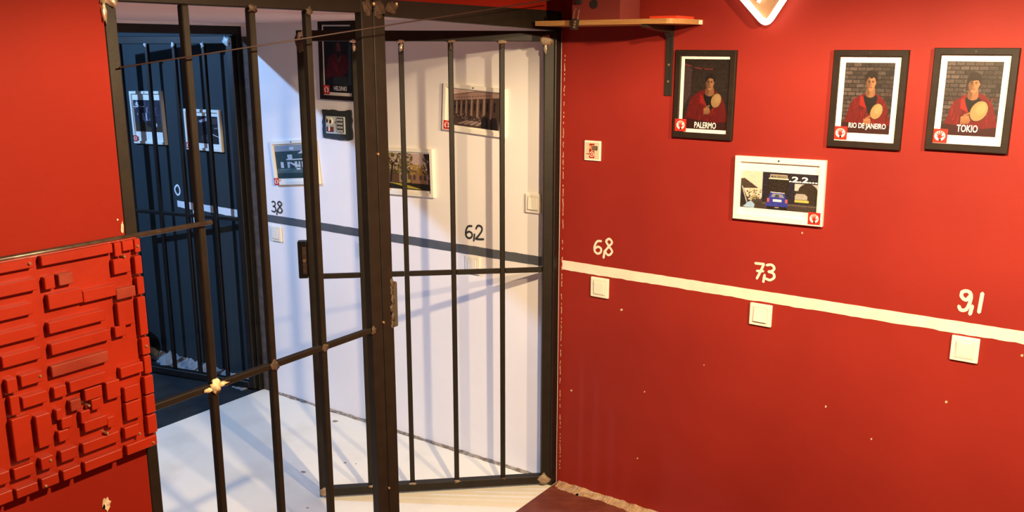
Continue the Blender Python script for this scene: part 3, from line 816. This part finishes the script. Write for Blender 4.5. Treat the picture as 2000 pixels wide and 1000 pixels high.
def make_gate(name, label, origin, u, length, steel, lock=True, bars=(0.205, 0.405, 0.595, 0.772), group=None):
    ang = math.atan2(u[1], u[0])
    g = thing(name, label, 'gate', origin, ang, group)
    z0, z1 = 0.012, 1.925; w = 0.04; t = 0.018
    tube('stile', 0.0, w, -t, t, z0, z1, steel, g)
    tube('stile', length - w, length, -t, t, z0, z1, steel, g)
    tube('top_rail', w + 0.0003, length - w - 0.0003, -t, t, z1 - w, z1, steel, g)
    tube('bottom_rail', w + 0.0003, length - w - 0.0003, -t, t, z0, z0 + w - 0.004, steel, g)
    for s in bars: tube('bar', s - 0.010, s + 0.010, -0.010, 0.010, z0 + w - 0.0038, z1 - w - 0.0002, steel, g)
    e = [w + 0.0003] + sum([[s - 0.0102, s + 0.0102] for s in bars], []) + [length - w - 0.0003]
    for i in range(0, len(e), 2): tube('mid_rail', e[i], e[i + 1], -0.009, 0.009, 0.958, 0.978, steel, g)
    return g


u1 = (-0.73778, -0.67504); o1 = (-0.018, -0.030, 0)
gate = make_gate('barred_gate', 'open dark steel barred gate with a lock case, hinged at the red wall', o1, u1, 0.985, ST)
SIDE = 1   # local +y side of this gate faces the camera
u1v = Vector((*u1, 0)); n1 = Vector((-u1[1], u1[0], 0))
SIDE = 1 if n1.dot(CAM) > 0 else -1
f1 = SIDE * 0.019
box('lock_case', 0.986, 1.022, -0.02, 0.02, 0.965, 1.115, M['steel2'], gate, 0.004, 'dark lock case on the free edge')
lc = [c for c in gate.children if c.name.startswith('lock_case')][0]
box('lock_plate', 0.990, 1.004, f1, f1 + SIDE * 0.003, 0.985, 1.095, M['rust'], lc)
rod('lock_cylinder', (0.997, f1, 1.04), (0.997, f1 + SIDE * 0.008, 1.04), 0.007, M['screw'], lc, 10)
for k, s in enumerate((0.205, 0.405, 0.595, 0.772)):
    blob('weld', (s, f1 * 0.9, 1.885), (0.016, 0.004, 0.006), M['weld'] if s > 0.5 else M['tanweld'], gate, 40 + k, 0.8)
    blob('weld', (s, SIDE * 0.011, 1.872 - 0.004 * k), (0.007, 0.004, 0.016), M['weld'] if s > 0.5 else M['rust'], gate, 44 + k, 0.8)
    blob('weld', (s, f1 * 0.9, 0.047), (0.014, 0.004, 0.005), M['tanweld'] if k else M['rust'], gate, 48 + k, 0.7)
blob('weld', (0.955, f1, 1.895), (0.020, 0.004, 0.030), M['weld'], gate, 52, 0.9, label='bright ground weld at the free corner')
blob('weld', (0.97, f1, 1.88), (0.018, 0.004, 0.03), M['rust'], gate, 53, 0.6)
blob('weld', (0.03, f1, 1.89), (0.022, 0.005, 0.026), M['tanweld'], gate, 54, 0.7, label='dull weld at the hinge corner')
blob('weld', (0.036, f1, 1.86), (0.005, 0.004, 0.02), M['weld'], gate, 57, 0.7)
blob('weld', (0.966, f1, 0.034), (0.018, 0.004, 0.020), M['tanweld'], gate, 55, 0.3)
blob('weld', (0.028, f1, 0.034), (0.026, 0.005, 0.024), M['tanweld'], gate, 56, 0.5)
blob('weld', (0.95, f1, 0.968), (0.010, 0.004, 0.02), M['rust'], gate, 58, 0.7)
for z in (0.35, 1.0, 1.6):
    rod('hinge', (-0.006, 0, z - 0.05), (-0.006, 0, z + 0.05), 0.009, M['steel2'], gate, 10)

u2 = (-0.9734, -0.2291)
gate2 = make_gate('barred_gate', 'far barred gate folded back against the blue wall', (-1.958, -0.036, 0), u2, 0.985, M['steel2'], bars=(0.195, 0.39, 0.575, 0.765))
n2 = Vector((-u2[1], u2[0], 0)); S2 = 1 if n2.dot(CAM - Vector((-1.9, 0, 0))) > 0 else -1
for k, s in enumerate((0.195, 0.39, 0.575, 0.765)):
    blob('weld', (s - 0.006, S2 * 0.017, 1.880), (0.010, 0.004, 0.012), M['safeface'], gate2, 60 + k, 0.7)
blob('weld', (0.03, S2 * 0.019, 1.895), (0.018, 0.004, 0.022), M['safeface'], gate2, 66, 0.8)

gf2 = thing('gate_frame', 'dark brown steel frame of the doorway into the blue room', 'door frame', (0, 0, 0))
tube('post', -1.985, -1.942, -0.030, -0.004, 0.0, 1.930, M['steel2'], gf2)
tube('post', -1.985, -1.942, -1.945, -1.91, 0.0, 1.930, M['steel2'], gf2)
tube('header', -1.985, -1.942, -1.945, -0.004, 1.9305, 1.971, M['steel2'], gf2)

# ------------------------------------------------------------------ rod and red relief board on the left
yr, zrod = py(413, 434, 0.008)
rd = rod('latch_rod', (0.0075, -2.55, 1.426), (0.0075, yr, zrod), 0.0065, M['rod'], None, 14)
tag(rd, 'long thin steel rod lying level above the red relief board', 'rod')
cordb = rod('cord', at(233, 132, 0, 0.012), at(1128, -9, 1, -0.245), 0.0019, M['cord'], None, 8)
tag(cordb, 'thin dark cord stretched diagonally across the top of the bars', 'cord')

XB = 0.030
board = thing('relief_board', 'glossy orange red board of raised blocks screwed to the left wall', 'board', (0, 0, 0))
tl = py(-22, 513, XB); tr_ = py(275, 467, XB); br = py(304, 866, XB)
BY0, BY1, BZ0, BZ1 = tl[0] - 0.25, (tr_[0] + br[0]) / 2, br[1] - 0.002, (tr_[1] + tl[1]) / 2
BM = M['board']
box('backing_board', 0.012, 0.022, BY0, BY1, BZ0, BZ1, BM, board, 0.002)
box('edge_sheet', 0.008, 0.0118, BY0, BY1, BZ0 - 0.002, BZ1 - 0.004, M['acrylic'], board, label='pale clear sheet edge showing below')
box('spacer_batten', 0.0, 0.0078, BY0 + 0.02, BY1 - 0.03, BZ0 + 0.012, BZ0 + 0.05, M['redbox'], board)
box('spacer_batten', 0.0, 0.0078, BY0 + 0.02, BY1 - 0.03, BZ1 - 0.06, BZ1 - 0.02, M['redbox'], board)
A_ = [((-30, 296), (200, 255), (-30, 225)), ((245, 245), (680, 167), (235, 180)), ((692, 190), (735, 183), (686, 122)), ((740, 158), (808, 145), (735, 100)),
      ((815, 165), (866, 155), (810, 95)), ((690, 300), (792, 280), (682, 210)), ((820, 298), (876, 288), (808, 190)), ((832, 420), (886, 410), (820, 318)),
      ((850, 670), (907, 658), (830, 440)), ((862, 790), (916, 776), (852, 690)), ((878, 905), (929, 893), (872, 800)), ((730, 930), (868, 890), (722, 872)),
      ((-20, 440), (222, 390), (-20, 372)), ((-20, 585), (196, 538), (-20, 520)), ((-20, 730), (232, 678), (-20, 665)), ((10, 868), (250, 810), (5, 808)),
      ((268, 392), (330, 380), (248, 320)), ((352, 368), (440, 350), (350, 300)), ((292, 512), (500, 470), (285, 425)), ((502, 468), (700, 428), (498, 400)),
      ((705, 452), (822, 430), (702, 400)), ((718, 615), (815, 595), (702, 475)), ((292, 660), (635, 577), (290, 600)), ((697, 682), (765, 668), (692, 640)),
      ((307, 788), (668, 697), (297, 728)), ((312, 925), (655, 828), (305, 870))]
B_ = [((42, 228), (110, 212), (30, 140)), ((130, 182), (270, 145), (128, 122)), ((347, 260), (428, 236), (340, 190)), ((448, 218), (684, 150), (442, 170)),
      ((692, 268), (780, 245), (690, 155)), ((547, 272), (660, 245), (550, 200)), ((452, 340), (522, 325), (455, 285)), ((524, 424), (585, 405), (530, 342)),
      ((590, 335), (652, 318), (588, 285)), ((808, 280), (905, 255), (800, 190)), ((818, 402), (915, 375), (808, 292)), ((938, 232), (1004, 214), (925, 120)),
      ((948, 360), (1012, 342), (935, 245)), ((958, 488), (1016, 472), (945, 375)), ((68, 372), (128, 353), (52, 250)), ((143, 328), (302, 272), (140, 275)),
      ((97, 668), (215, 630), (70, 395)), ((247, 584), (340, 552), (230, 375)), ((362, 402), (400, 390), (350, 340)), ((397, 460), (470, 435), (388, 408)),
      ((377, 545), (446, 518), (370, 475)), ((543, 478), (690, 430), (540, 425)), ((694, 450), (740, 434), (690, 400)), ((806, 520), (900, 490), (798, 452)),
      ((537, 622), (772, 532), (527, 558)), ((392, 674), (500, 636), (380, 605)), ((262, 725), (345, 700), (248, 652)), ((88, 788), (220, 745), (76, 720)),
      ((-20, 825), (60, 800), (-20, 750)), ((105, 922), (245, 867), (98, 862)), ((268, 852), (378, 807), (262, 802)), ((405, 797), (520, 752), (398, 744)),
      ((548, 744), (790, 644), (540, 692)), ((820, 630), (1014, 553), (808, 582)), ((-20, 965), (80, 922), (-20, 885))]
LB = [[(x / 3.125, 440 + y / 3.125) for x, y in b_] for b_ in A_] + [[(x / 3.334, 700 + y / 3.334) for x, y in b_] for b_ in B_]
worn = {20, 25, 32, 17}
for i, (lb, rb, lt) in enumerate(LB):
    y0, z0 = py(*lb, XB); y1, zb = py(*rb, XB); _, z1 = py(*lt, XB)
    z0 = (z0 + zb) / 2
    z1 = min(max(z1, z0 + 0.025), BZ1 - 0.001); z0 = max(z0, BZ0 + 0.001); y1 = min(y1, BY1 - 0.001)
    if i < 5: z1 = BZ1 - 0.001
    h = 0.0145 + 0.002 * ((i * 7) % 5) / 5
    bm = bmesh.new(); add_box(bm, 0.0215, 0.022 + h, y0, y1, z0, z1, 0.0014, 1)
    link('raised_block', mesh(bm), M['boardworn'] if i in worn else BM, board)
for cx, cy in [(830 / 3.125, 440 + 125 / 3.125), (750 / 3.125, 440 + 190 / 3.125), (172 / 3.125, 440 + 232 / 3.125), (237 / 3.125, 440 + 918 / 3.125), (885 / 3.125, 440 + 735 / 3.125),
               (990 / 3.334, 700 + 545 / 3.334), (320 / 3.334, 700 + 660 / 3.334), (290 / 3.334, 700 + 828 / 3.334), (900 / 3.334, 700 + 487 / 3.334), (690 / 3.334, 700 + 485 / 3.334), (570 / 3.334, 700 + 305 / 3.334)]:
    y, z = py(cx, cy, XB + 0.002)
    bm = bmesh.new(); cyl(bm, (0.022, y, z), (0.039, y, z), 0.0034, 10); cyl(bm, (0.039, y, z), (0.041, y, z), 0.0034, 10, 0.0018)
    link('screw', mesh(bm), M['screw'], board)

# ------------------------------------------------------------------ framed pictures
def frame_mesh(w, h, b, d, bev=0.002):
    """mitred border w x h, border width b, depth d towards -y"""
    bm = bmesh.new()
    O = [(-w / 2, -h / 2), (w / 2, -h / 2), (w / 2, h / 2), (-w / 2, h / 2)]
    I = [(-w / 2 + b, -h / 2 + b), (w / 2 - b, -h / 2 + b), (w / 2 - b, h / 2 - b), (-w / 2 + b, h / 2 - b)]
    k = bev
    ring = []
    for off_o, off_i, y in ((0, 0, 0.0), (0, 0, -d + k), (k, k, -d)):
        o = [bm.verts.new((x - math.copysign(off_o, x), y, z - math.copysign(off_o, z))) for x, z in O]
        q = [bm.verts.new((x + math.copysign(off_i, x) * 0 + math.copysign(off_i, x), y, z + math.copysign(off_i, z))) for x, z in I]
        ring.append((o, q))
    for s in range(4):
        t = (s + 1) % 4
        for a_ in range(2):
            bm.faces.new((ring[a_][0][s], ring[a_][0][t], ring[a_ + 1][0][t], ring[a_ + 1][0][s]))
            bm.faces.new((ring[a_][1][t], ring[a_][1][s], ring[a_ + 1][1][s], ring[a_ + 1][1][t]))
        bm.faces.new((ring[2][0][s], ring[2][0][t], ring[2][1][t], ring[2][1][s]))
        bm.faces.new((ring[0][0][t], ring[0][0][s], ring[0][1][s], ring[0][1][t]))
    return mesh(bm)


def picture(label, cx, cz, w, h, b, fm, canvas, pw, ph, pox, poz, roll=0.0, logo=None, title=None, depth=0.018, mount='mount', group=None, lift=0.0, yaw=0.0, nail=True):
    o = thing('framed_picture', label, 'picture', (cx, 0, cz), 0, group)
    o.rotation_euler = (lift, roll, yaw)
    fr = link('frame', frame_mesh(w, h, b, depth), M[fm], o)
    box('mount', -w / 2 + b * 0.6, w / 2 - b * 0.6, -0.008, -0.002, -h / 2 + b * 0.6, h / 2 - b * 0.6, M[mount], o)
    me = canvas.mesh(pw, ph)
    p = link('print', me, M['printed'], o); p.location = (pox, -0.0088, poz)
    if title:
        s, u0, v0, tw, th = title
        t = link('lettering', text_mesh(s, tw, th, 0.012), M['letter'], p, 'white lettering ' + s)
        t.location = (-pw / 2 + u0 * pw, -0.0008, -ph / 2 + v0 * ph)
    if logo:
        lx, lz, ls = logo
        l = link('logo_sticker', LOGO, None, o, 'red square sticker with a white hand disc'); l.scale = (ls, 1, ls); l.location = (lx, -depth - 0.0009, lz)
        if abs(lx) + ls / 2 < w / 2 - b + 0.004 and abs(lz) + ls / 2 < h / 2 - b + 0.004: l.location.y = -0.0102
    if nail:
        rod('nail', (0, -depth + 0.001, h / 2 - b * 0.5), (0, -depth - 0.003, h / 2 - b * 0.5), 0.003, M['black'], o, 8)
    return o


def corners(tl_, tr2, br2, bl):
    P = [wx(*p) for p in (tl_, tr2, br2, bl)]
    cx = sum(p[0] for p in P) / 4; cz = sum(p[1] for p in P) / 4
    w = (math.dist(P[0], P[1]) + math.dist(P[3], P[2])) / 2; h = (math.dist(P[0], P[3]) + math.dist(P[1], P[2])) / 2
    roll = -math.atan2((P[1][1] - P[0][1]) + (P[2][1] - P[3][1]), (P[1][0] - P[0][0]) + (P[2][0] - P[3][0]))
    return cx, cz, w, h, roll


cx, cz, w, h, r = corners((1325, 97), (1443, 98), (1430, 274), (1315, 267))
picture('black framed portrait of a dark haired person in red, lettered PALERMO', cx, cz, w, h, 0.021, 'blackframe',
        portrait((0.575, 0.665, 0.095), hair_short, JK, (0.73, 0.42, 0.115, 0.095, 0.5), (0.56, 0.27, 0.85), 'dark', dim=0.62),
        w - 0.055, h - 0.066, 0.007, 0.001, r, (-w / 2 + 0.033, -h / 2 + 0.046, 0.044), ('PALERMO', 0.28, 0.015, 0.083, 0.022))
cx, cz, w, h, r = corners((1632, 97), (1779, 98), (1759, 293), (1617, 285))
picture('black framed portrait of a curly haired person in red, lettered RIO DE JANEIRO', cx, cz, w, h, 0.021, 'blackframe',
        portrait((0.55, 0.72, 0.105), hair_curly, JK, (0.71, 0.32, 0.13, 0.10, 0.55), (0.56, 0.17, 0.9), 'brick', dim=0.72),
        w - 0.078, h - 0.088, 0.0, 0.004, r, (-w / 2 + 0.040, -h / 2 + 0.046, 0.043), ('RIO DE JANEIRO', 0.165, 0.05, 0.116, 0.022))
cx, cz, w, h, r = corners((1828, 93), (1996, 94), (1968, 300), (1807, 291))
picture('black framed portrait of a person with bobbed hair in red, lettered TOKIO', cx, cz, w, h, 0.021, 'blackframe',
        portrait((0.52, 0.70, 0.11), hair_bob, JK, (0.66, 0.34, 0.165, 0.125, 0.5), (0.46, 0.22, 1.0), 'brick', dim=0.72),
        w - 0.078, h - 0.088, 0.0, 0.004, r, (-w / 2 + 0.040, -h / 2 + 0.044, 0.043), ('TOKIO', 0.3, 0.05, 0.058, 0.022))

cx, cz, w, h, r = corners((1440, 303), (1616, 313), (1608, 442), (1434, 425))
o = picture('white framed photo of a blue car at a garage on the red wall', cx, cz, w, h, 0.020, 'whiteframe', car_scene(), w - 0.046, h * 0.58, -0.001, -0.004, r, (w / 2 - 0.026, -h / 2 + 0.027, 0.042), None, depth=0.02)
pr = [c for c in o.children if c.name.startswith('print')][0]
PW, PH = w - 0.046, h * 0.58
t = link('lettering', text_mesh('.2.2...', PW * 0.36, 0.020, 0.03), M['letter'], pr, 'white lettering .2.2...'); t.location = (PW * 0.135, -0.0008, PH * 0.27)
t = link('lettering', text_mesh('MINI-SERVICE', PW * 0.2, 0.0075, 0.02), M['ink'], pr, 'small sign lettering'); t.location = (-PW * 0.1, -0.0008, PH * 0.36)

# pictures in the white passage
cx, cz, w, h, r = corners((625, 40), (698, 40), (695, 197), (629, 193))
picture('black framed portrait of a bald bearded person above the keypad safe', cx, cz, 0.235, h, 0.020, 'blackframe',
        portrait((0.52, 0.66, 0.10), hair_short, [(0.05, 0.22), (0.12, 0.48), (0.3, 0.58), (0.55, 0.6), (0.8, 0.56), (0.9, 0.45), (0.78, 0.3), (0.5, 0.24), (0.25, 0.24)], None, None, 'flag', (176, 92, 78), False, True, dim=0.55),
        0.183, h - 0.062, 0.004, 0.004, r, (-0.235 / 2 + 0.040, -h / 2 + 0.046, 0.042), ('HELSINKI', 0.33, 0.03, 0.085, 0.021))
cx, cz, w, h, r = corners((869, 163), (979, 166), (985, 263), (877, 264))
picture('white framed photo of a columned building, hung crooked on the white wall', cx + 0.004, cz, w + 0.03, h - 0.012, 0.018, 'whiteframe', columns_scene(), w - 0.035, h * 0.72, 0.004, 0.002, 0.06, (-w / 2 + 0.014, -h / 2 + 0.030, 0.038), None)
cx, cz, w, h, r = corners((748, 286), (848, 291), (852, 386), (752, 377))
picture('white framed photo of trees and a house behind the gate bars', cx, cz, w, h, 0.018, 'whiteframe', garden_scene(), w - 0.04, h * 0.76, 0, 0.002, r, (-w / 2 + 0.02, -h / 2 + 0.026, 0.04), None)
cx, cz, w, h, r = corners((538, 280), (612, 271), (620, 355), (546, 360))
o = picture('white framed photo of a pale house in the dark, hung crooked by the far door', cx, cz, 0.33, 0.225, 0.018, 'whiteframe', white_house_scene(), 0.285, 0.168, 0.0, 0.004, -0.10, (-0.146, -0.094, 0.036), None)
# pictures in the blue room
cx, cz, w, h, r = corners((255, 178), (322, 178), (330, 283), (263, 279))
o = picture('white framed street photo, leftmost on the blue wall', cx, cz, 0.31, h, 0.016, 'whiteframe', street_scene(), 0.27, h * 0.60, 0.0, 0.01, r, (-0.31 / 2 + 0.022, -h / 2 + 0.03, 0.036), None)
pr = [c for c in o.children if c.name.startswith('print')][0]
t = link('lettering', text_mesh('.5...', 0.10, 0.026, 0.02), M['letter'], pr, 'white lettering .5...'); t.location = (-0.128, -0.0008, h * 0.3 - 0.040)
cx, cz, w, h, r = corners((363, 212), (433, 215), (437, 297), (369, 291))
picture('white framed dark photo on the blue wall nearer the doorway', cx, cz, w, h, 0.016, 'whiteframe', night_scene(), w - 0.04, h * 0.66, 0.0, 0.002, r, (-w / 2 + 0.022, -h / 2 + 0.024, 0.034), None)

# ------------------------------------------------------------------ wall switches, alarm sign, keypad safe
def switch(px_, py_, label, tilt=0.05, group='square wall switches'):
    x, z = wx(px_, py_)
    o = thing('wall_switch', label, 'switch', (x, 0, z), 0, group)
    s = 0.041
    box('cover_plate', -s, s, -0.011, 0.0, -s, s, M['plastic'], o, 0.004)
    rr = box('rocker', -0.0235, 0.0235, -0.0045, 0.0035, -0.0255, 0.0255, M['plastic'], o, 0.0015)
    rr.location = (0, -0.0118, 0); rr.rotation_euler = (tilt, 0, 0)
    box('rocker_surround', -0.028, 0.028, -0.0128, -0.0105, -0.030, 0.030, M['plasticgrey'], o, 0.001)
    return o


switch(1173, 561, 'white wall switch on the red wall nearest the gate post')
switch(1487, 614, 'white wall switch on the red wall, middle one of three below the stripe', -0.09)
switch(1885, 681, 'white wall switch on the red wall farthest right, below the stripe', 0.12)
switch(1044, 397, 'white wall switch on the white wall, high beside the gate hinge post', -0.08)
switch(925, 517, 'white wall switch on the white wall between dark stripe and gate rail')
switch(541, 456, 'white wall switch on the white wall closest to the far door')
switch(712, 489, 'white wall switch mostly hidden behind the double steel post')
switch(389, 425, 'small white switch on the blue wall below the white stripe')

x, z = wx(1159, 294)
o = thing('alarm_sign', 'small square white sign with a red call point symbol on the red wall', 'sign', (x, 0, z))
box('plate', -0.036, 0.036, -0.009, 0.0, -0.039, 0.039, M['plastic'], o, 0.002)
p = link('pictogram', alarm_canvas().mesh(0.062, 0.066), M['printed'], o, 'red and brown alarm pictogram'); p.location = (0, -0.0095, 0)

cx, cz, w, h, r = corners((632, 213), (688, 217), (690, 274), (634, 270))
sf = thing('keypad_safe', 'small dark wall safe with a dial and keypad on the white wall', 'safe', (cx, 0, cz))
bm = bmesh.new()
rr = random.Random(5)
def rag(w_, h_, n):
    q = []
    for (x0, z0), (x1, z1) in (((-w_, -h_), (w_, -h_)), ((w_, -h_), (w_, h_)), ((w_, h_), (-w_, h_)), ((-w_, h_), (-w_, -h_))):
        for i in range(n): q.append((x0 + (x1 - x0) * i / n + rr.uniform(-0.004, 0.004), z0 + (z1 - z0) * i / n + rr.uniform(-0.004, 0.004)))
    return q
prism_xz(bm, rag(w / 2, h / 2, 9), -0.010, 0.0)
link('body', mesh(bm), M['safe'], sf, 'ragged edged dark case')
fp = box('face_plate', -w * 0.36, w * 0.30, -0.016, -0.009, -h * 0.31, h * 0.29, M['safeface'], sf, 0.003)
rod('dial', (-w * 0.19, -0.0155, h * 0.12), (-w * 0.19, -0.026, h * 0.12), 0.021, M['plastic'], sf, 24, 'white round dial')
for sgn in (-1, 1):
    bm = bmesh.new()
    pts = [(-w * 0.19 + math.cos(a2) * r2, h * 0.12 + math.sin(a2) * r2) for r2, a2 in [(0.017, math.radians(d + (0 if sgn > 0 else 180))) for d in range(-50, 35, 12)] + [(0.007, math.radians(34 + (0 if sgn > 0 else 180))), (0.007, math.radians(-50 + (0 if sgn > 0 else 180)))]]
    prism_xz(bm, pts, -0.0272, -0.0258); link('dial_mark', mesh(bm), M['ink'], sf)
box('handle', -w * 0.31, -w * 0.08, -0.022, -0.0158, -h * 0.24, -h * 0.07, M['darkred'], sf, 0.001, 'dark red turning handle')
box('handle_grip', -w * 0.21, -w * 0.18, -0.027, -0.0218, -h * 0.22, -h * 0.05, M['plastic'], sf, 0.001)
box('logo_mark', -w * 0.03, w * 0.0, -0.0166, -0.0158, h * 0.06, h * 0.11, M['ink'], sf)
kp = box('keypad', w * 0.06, w * 0.27, -0.020, -0.0158, -h * 0.24, h * 0.25, M['safe'], sf, 0.001)
for i in range(3):
    for j in range(4):
        kx = w * (0.10 + 0.065 * i); kz = h * (0.18 - 0.125 * j)
        box('key', kx - 0.0045, kx + 0.0045, -0.024, -0.0198, kz - 0.0055, kz + 0.0055, M['safekey'], kp, 0.001)

# ------------------------------------------------------------------ shelf with its bracket, red box, padlock
SZ0, SZ1, SD = 1.9395, 1.9565, 0.222
shelf = thing('wall_shelf', 'beech edged wall shelf on a black bracket above the gate corner', 'shelf', (0, 0, 0))
bm = bmesh.new()
pl_ = [(0.022, 0.0), (0.588, 0.0), (0.588, -0.13)] + [(0.588 - 0.035 * (1 - math.cos(a_)), -SD + 0.092 * (1 - math.sin(a_))) for a_ in [math.radians(d) for d in (15, 30, 45, 60, 75, 90)]] + [(0.022, -SD)]
a = [bm.verts.new((p[0], p[1], SZ0)) for p in pl_]; b = [bm.verts.new((p[0], p[1], SZ1)) for p in pl_]
bm.faces.new(a); bm.faces.new(b[::-1])
for i in range(len(pl_)): bm.faces.new((a[i], a[(i + 1) % len(pl_)], b[(i + 1) % len(pl_)], b[i]))
link('shelf_board', mesh(bm), M['wood'], shelf)
box('price_sticker', 0.5882, 0.5888, -0.036, -0.006, SZ0 + 0.001, SZ1 - 0.0015, M['tag'], shelf, label='small pale sticker on the shelf end')
brk = box('bracket', 0.452, 0.479, -0.005, 0.0, 1.688, SZ0 - 0.0004, M['black'], shelf, 0.001, 'black L bracket')
for xx in (0.4545, 0.4735): box('bracket_rib', xx - 0.0025, xx + 0.0025, -0.0075, -0.0048, 1.69, SZ0 - 0.004, M['black'], brk)
bm = bmesh.new()
prof = [(-0.005, SZ0 - 0.0006), (-0.212, SZ0 - 0.0006), (-0.214, SZ0 - 0.010), (-0.12, SZ0 - 0.020), (-0.03, SZ0 - 0.026), (-0.005, SZ0 - 0.05)]
a = [bm.verts.new((0.454, *p)) for p in prof]; b = [bm.verts.new((0.477, *p)) for p in prof]
bm.faces.new(a); bm.faces.new(b[::-1])
for i in range(6): bm.faces.new((a[i], a[(i + 1) % 6], b[(i + 1) % 6], b[i]))
link('bracket_arm', mesh(bm), M['black'], brk)
for zz in (1.80, 1.895, 1.74): rod('screw', (0.4655, -0.004, zz), (0.4655, -0.0085, zz), 0.0042, M['screw'] if zz < 1.85 else M['chrome'], brk, 10)

bx0 = at(1117, 20, 1, -0.205).x; bx1 = at(1212, 20, 1, -0.205).x
rb = thing('red_box', 'dull red box with a round hole, on the shelf', 'box', (0, 0, 0))
bm = bmesh.new(); add_box(bm, bx0, bx1, -0.205, -0.06, SZ1, SZ1 + 0.20, 0.002)
link('case', mesh(bm), M['redbox'], rb)
hp = at(1160, 8, 1, -0.206)
rod('hole', (hp.x, -0.2052, hp.z), (hp.x, -0.2075, hp.z), 0.016, M['black'], rb, 18, 'dark round hole')
hs = at(1131, -2, 1, -0.21)
box('hasp', hs.x - 0.011, hs.x + 0.011, -0.2185, -0.2052, hs.z - 0.018, hs.z + 0.07, M['black'], rb, 0.002, 'black hasp strap')

lk0 = at(1123, 47, 1, -0.232)
lock = thing('padlock', 'small black combination padlock hanging in front of the shelf edge', 'padlock', (lk0.x, -0.2345, lk0.z))
lock.rotation_euler = (0, 0.16, 0)
box('lock_body', -0.013, 0.013, -0.009, 0.009, -0.020, 0.018, M['black'], lock, 0.003)
for k in range(3): box('number_wheel', 0.001, 0.010, -0.0115, -0.0085, -0.0135 + k * 0.0095, -0.0065 + k * 0.0095, M['screw'], lock, 0.001)
bm = bmesh.new()
path = [Vector((-0.009, 0, 0.0165)), Vector((-0.009, 0, 0.045))] + [Vector((-0.009 * math.cos(t_), 0, 0.045 + 0.011 * math.sin(t_))) for t_ in [math.pi * k / 8 for k in range(1, 8)]] + [Vector((0.009, 0, 0.045)), Vector((0.009, 0, 0.0165))]
for i in range(len(path) - 1): cyl(bm, path[i], path[i + 1], 0.0028, 8)
link('shackle', mesh(bm), M['chrome'], lock)

q0 = at(1268, 36, 1, -0.2); q1 = at(1322, 34, 1, -0.2)
sl = box('red_slab', q0.x, q1.x, -0.2, -0.06, SZ1, SZ1 + 0.009, M['redplastic'], None, 0.002)
tag(sl, 'thin bright red slab lying on the shelf end', 'slab')

# ------------------------------------------------------------------ black bag far behind, at the blue wall
bg = at(296, 690, 2, 0.0)
bm = bmesh.new()
bmesh.ops.create_icosphere(bm, subdivisions=3, radius=1.0)
for v in bm.verts:
    k = 1 + 0.18 * mnoise.noise(v.co * 1.5 + Vector((4, 2, 1)))
    x_, y_, z_ = v.co
    sq = lambda q, e: math.copysign(abs(q) ** e, q)
    v.co = Vector((sq(x_, 0.7) * 0.12 * k, sq(y_, 0.7) * 0.07 * k, (sq(z_, 0.6) * 0.5 + 0.5) * 0.24 * (0.96 + 0.04 * k)))
me = mesh(bm)
for f in me.polygons: f.use_smooth = True
bag = link('bag', me, M['blackbag']); bag.location = (-3.02, -0.12, 0.0)
tag(bag, 'dark bundle standing on the floor at the blue wall behind the gate', 'bag')

# ------------------------------------------------------------------ neon triangle sign above the pictures
YN = -0.045
def np_(x, y): p = at(x, y, 1, YN); return Vector((p.x, 0, p.z))
tip = np_(1497, 50); tl_ = np_(1452, -2); tr2 = np_(1531, -2)
dl = (tl_ - tip); dr = (tr2 - tip)
kk = 0.34 / ((dl.length + dr.length) / 2)
A3, B3, C3 = tip, tip + dl * kk, tip + dr * kk
ns = thing('neon_sign', 'glowing warm white triangular neon sign pointing down on the red wall', 'neon sign', (0, YN, 0))
def rounded(P, rr_):
    out = []
    n = len(P)
    for i in range(n):
        p, a_, b_ = P[i], P[i - 1], P[(i + 1) % n]
        q0_ = p + (a_ - p).normalized() * rr_; q1_ = p + (b_ - p).normalized() * rr_
        for k in range(5):
            t_ = k / 4; out.append(q0_ * (1 - t_) ** 2 + p * 2 * t_ * (1 - t_) + q1_ * t_ ** 2)
    return out
ring = rounded([A3, B3, C3], 0.03)
bm = bmesh.new()
for i in range(len(ring)):
    cyl(bm, ring[i], ring[(i + 1) % len(ring)], 0.0105, 10)
    bmesh.ops.create_icosphere(bm, subdivisions=1, radius=0.0105, matrix=Matrix.Translation(ring[i]))
link('outline_tube', mesh(bm), M['neon'], ns)
bm = bmesh.new(); prism_xz(bm, [(p.x, p.z) for p in ring], 0.016, 0.020); link('back_panel', mesh(bm), M['neonin'], ns, 'softly lit orange back panel')
cen = (A3 + B3 + C3) / 3
for pa, pb in (((0.0, -0.1), (0.022, -0.05)), ((0.022, -0.05), (-0.01, 0.02)), ((-0.01, 0.02), (0.03, 0.06))):
    bm = bmesh.new(); cyl(bm, cen + Vector((pa[0], 0, pa[1])), cen + Vector((pb[0], 0, pb[1])), 0.006, 8)
    link('inner_tube', mesh(bm), M['neon'], ns)
for p in (B3, C3): rod('wall_standoff', (p.x * 0.8 + cen.x * 0.2, 0.02, p.z * 0.8 + cen.z * 0.2), (p.x * 0.8 + cen.x * 0.2, -YN, p.z * 0.8 + cen.z * 0.2), 0.005, M['chrome'], ns, 8)
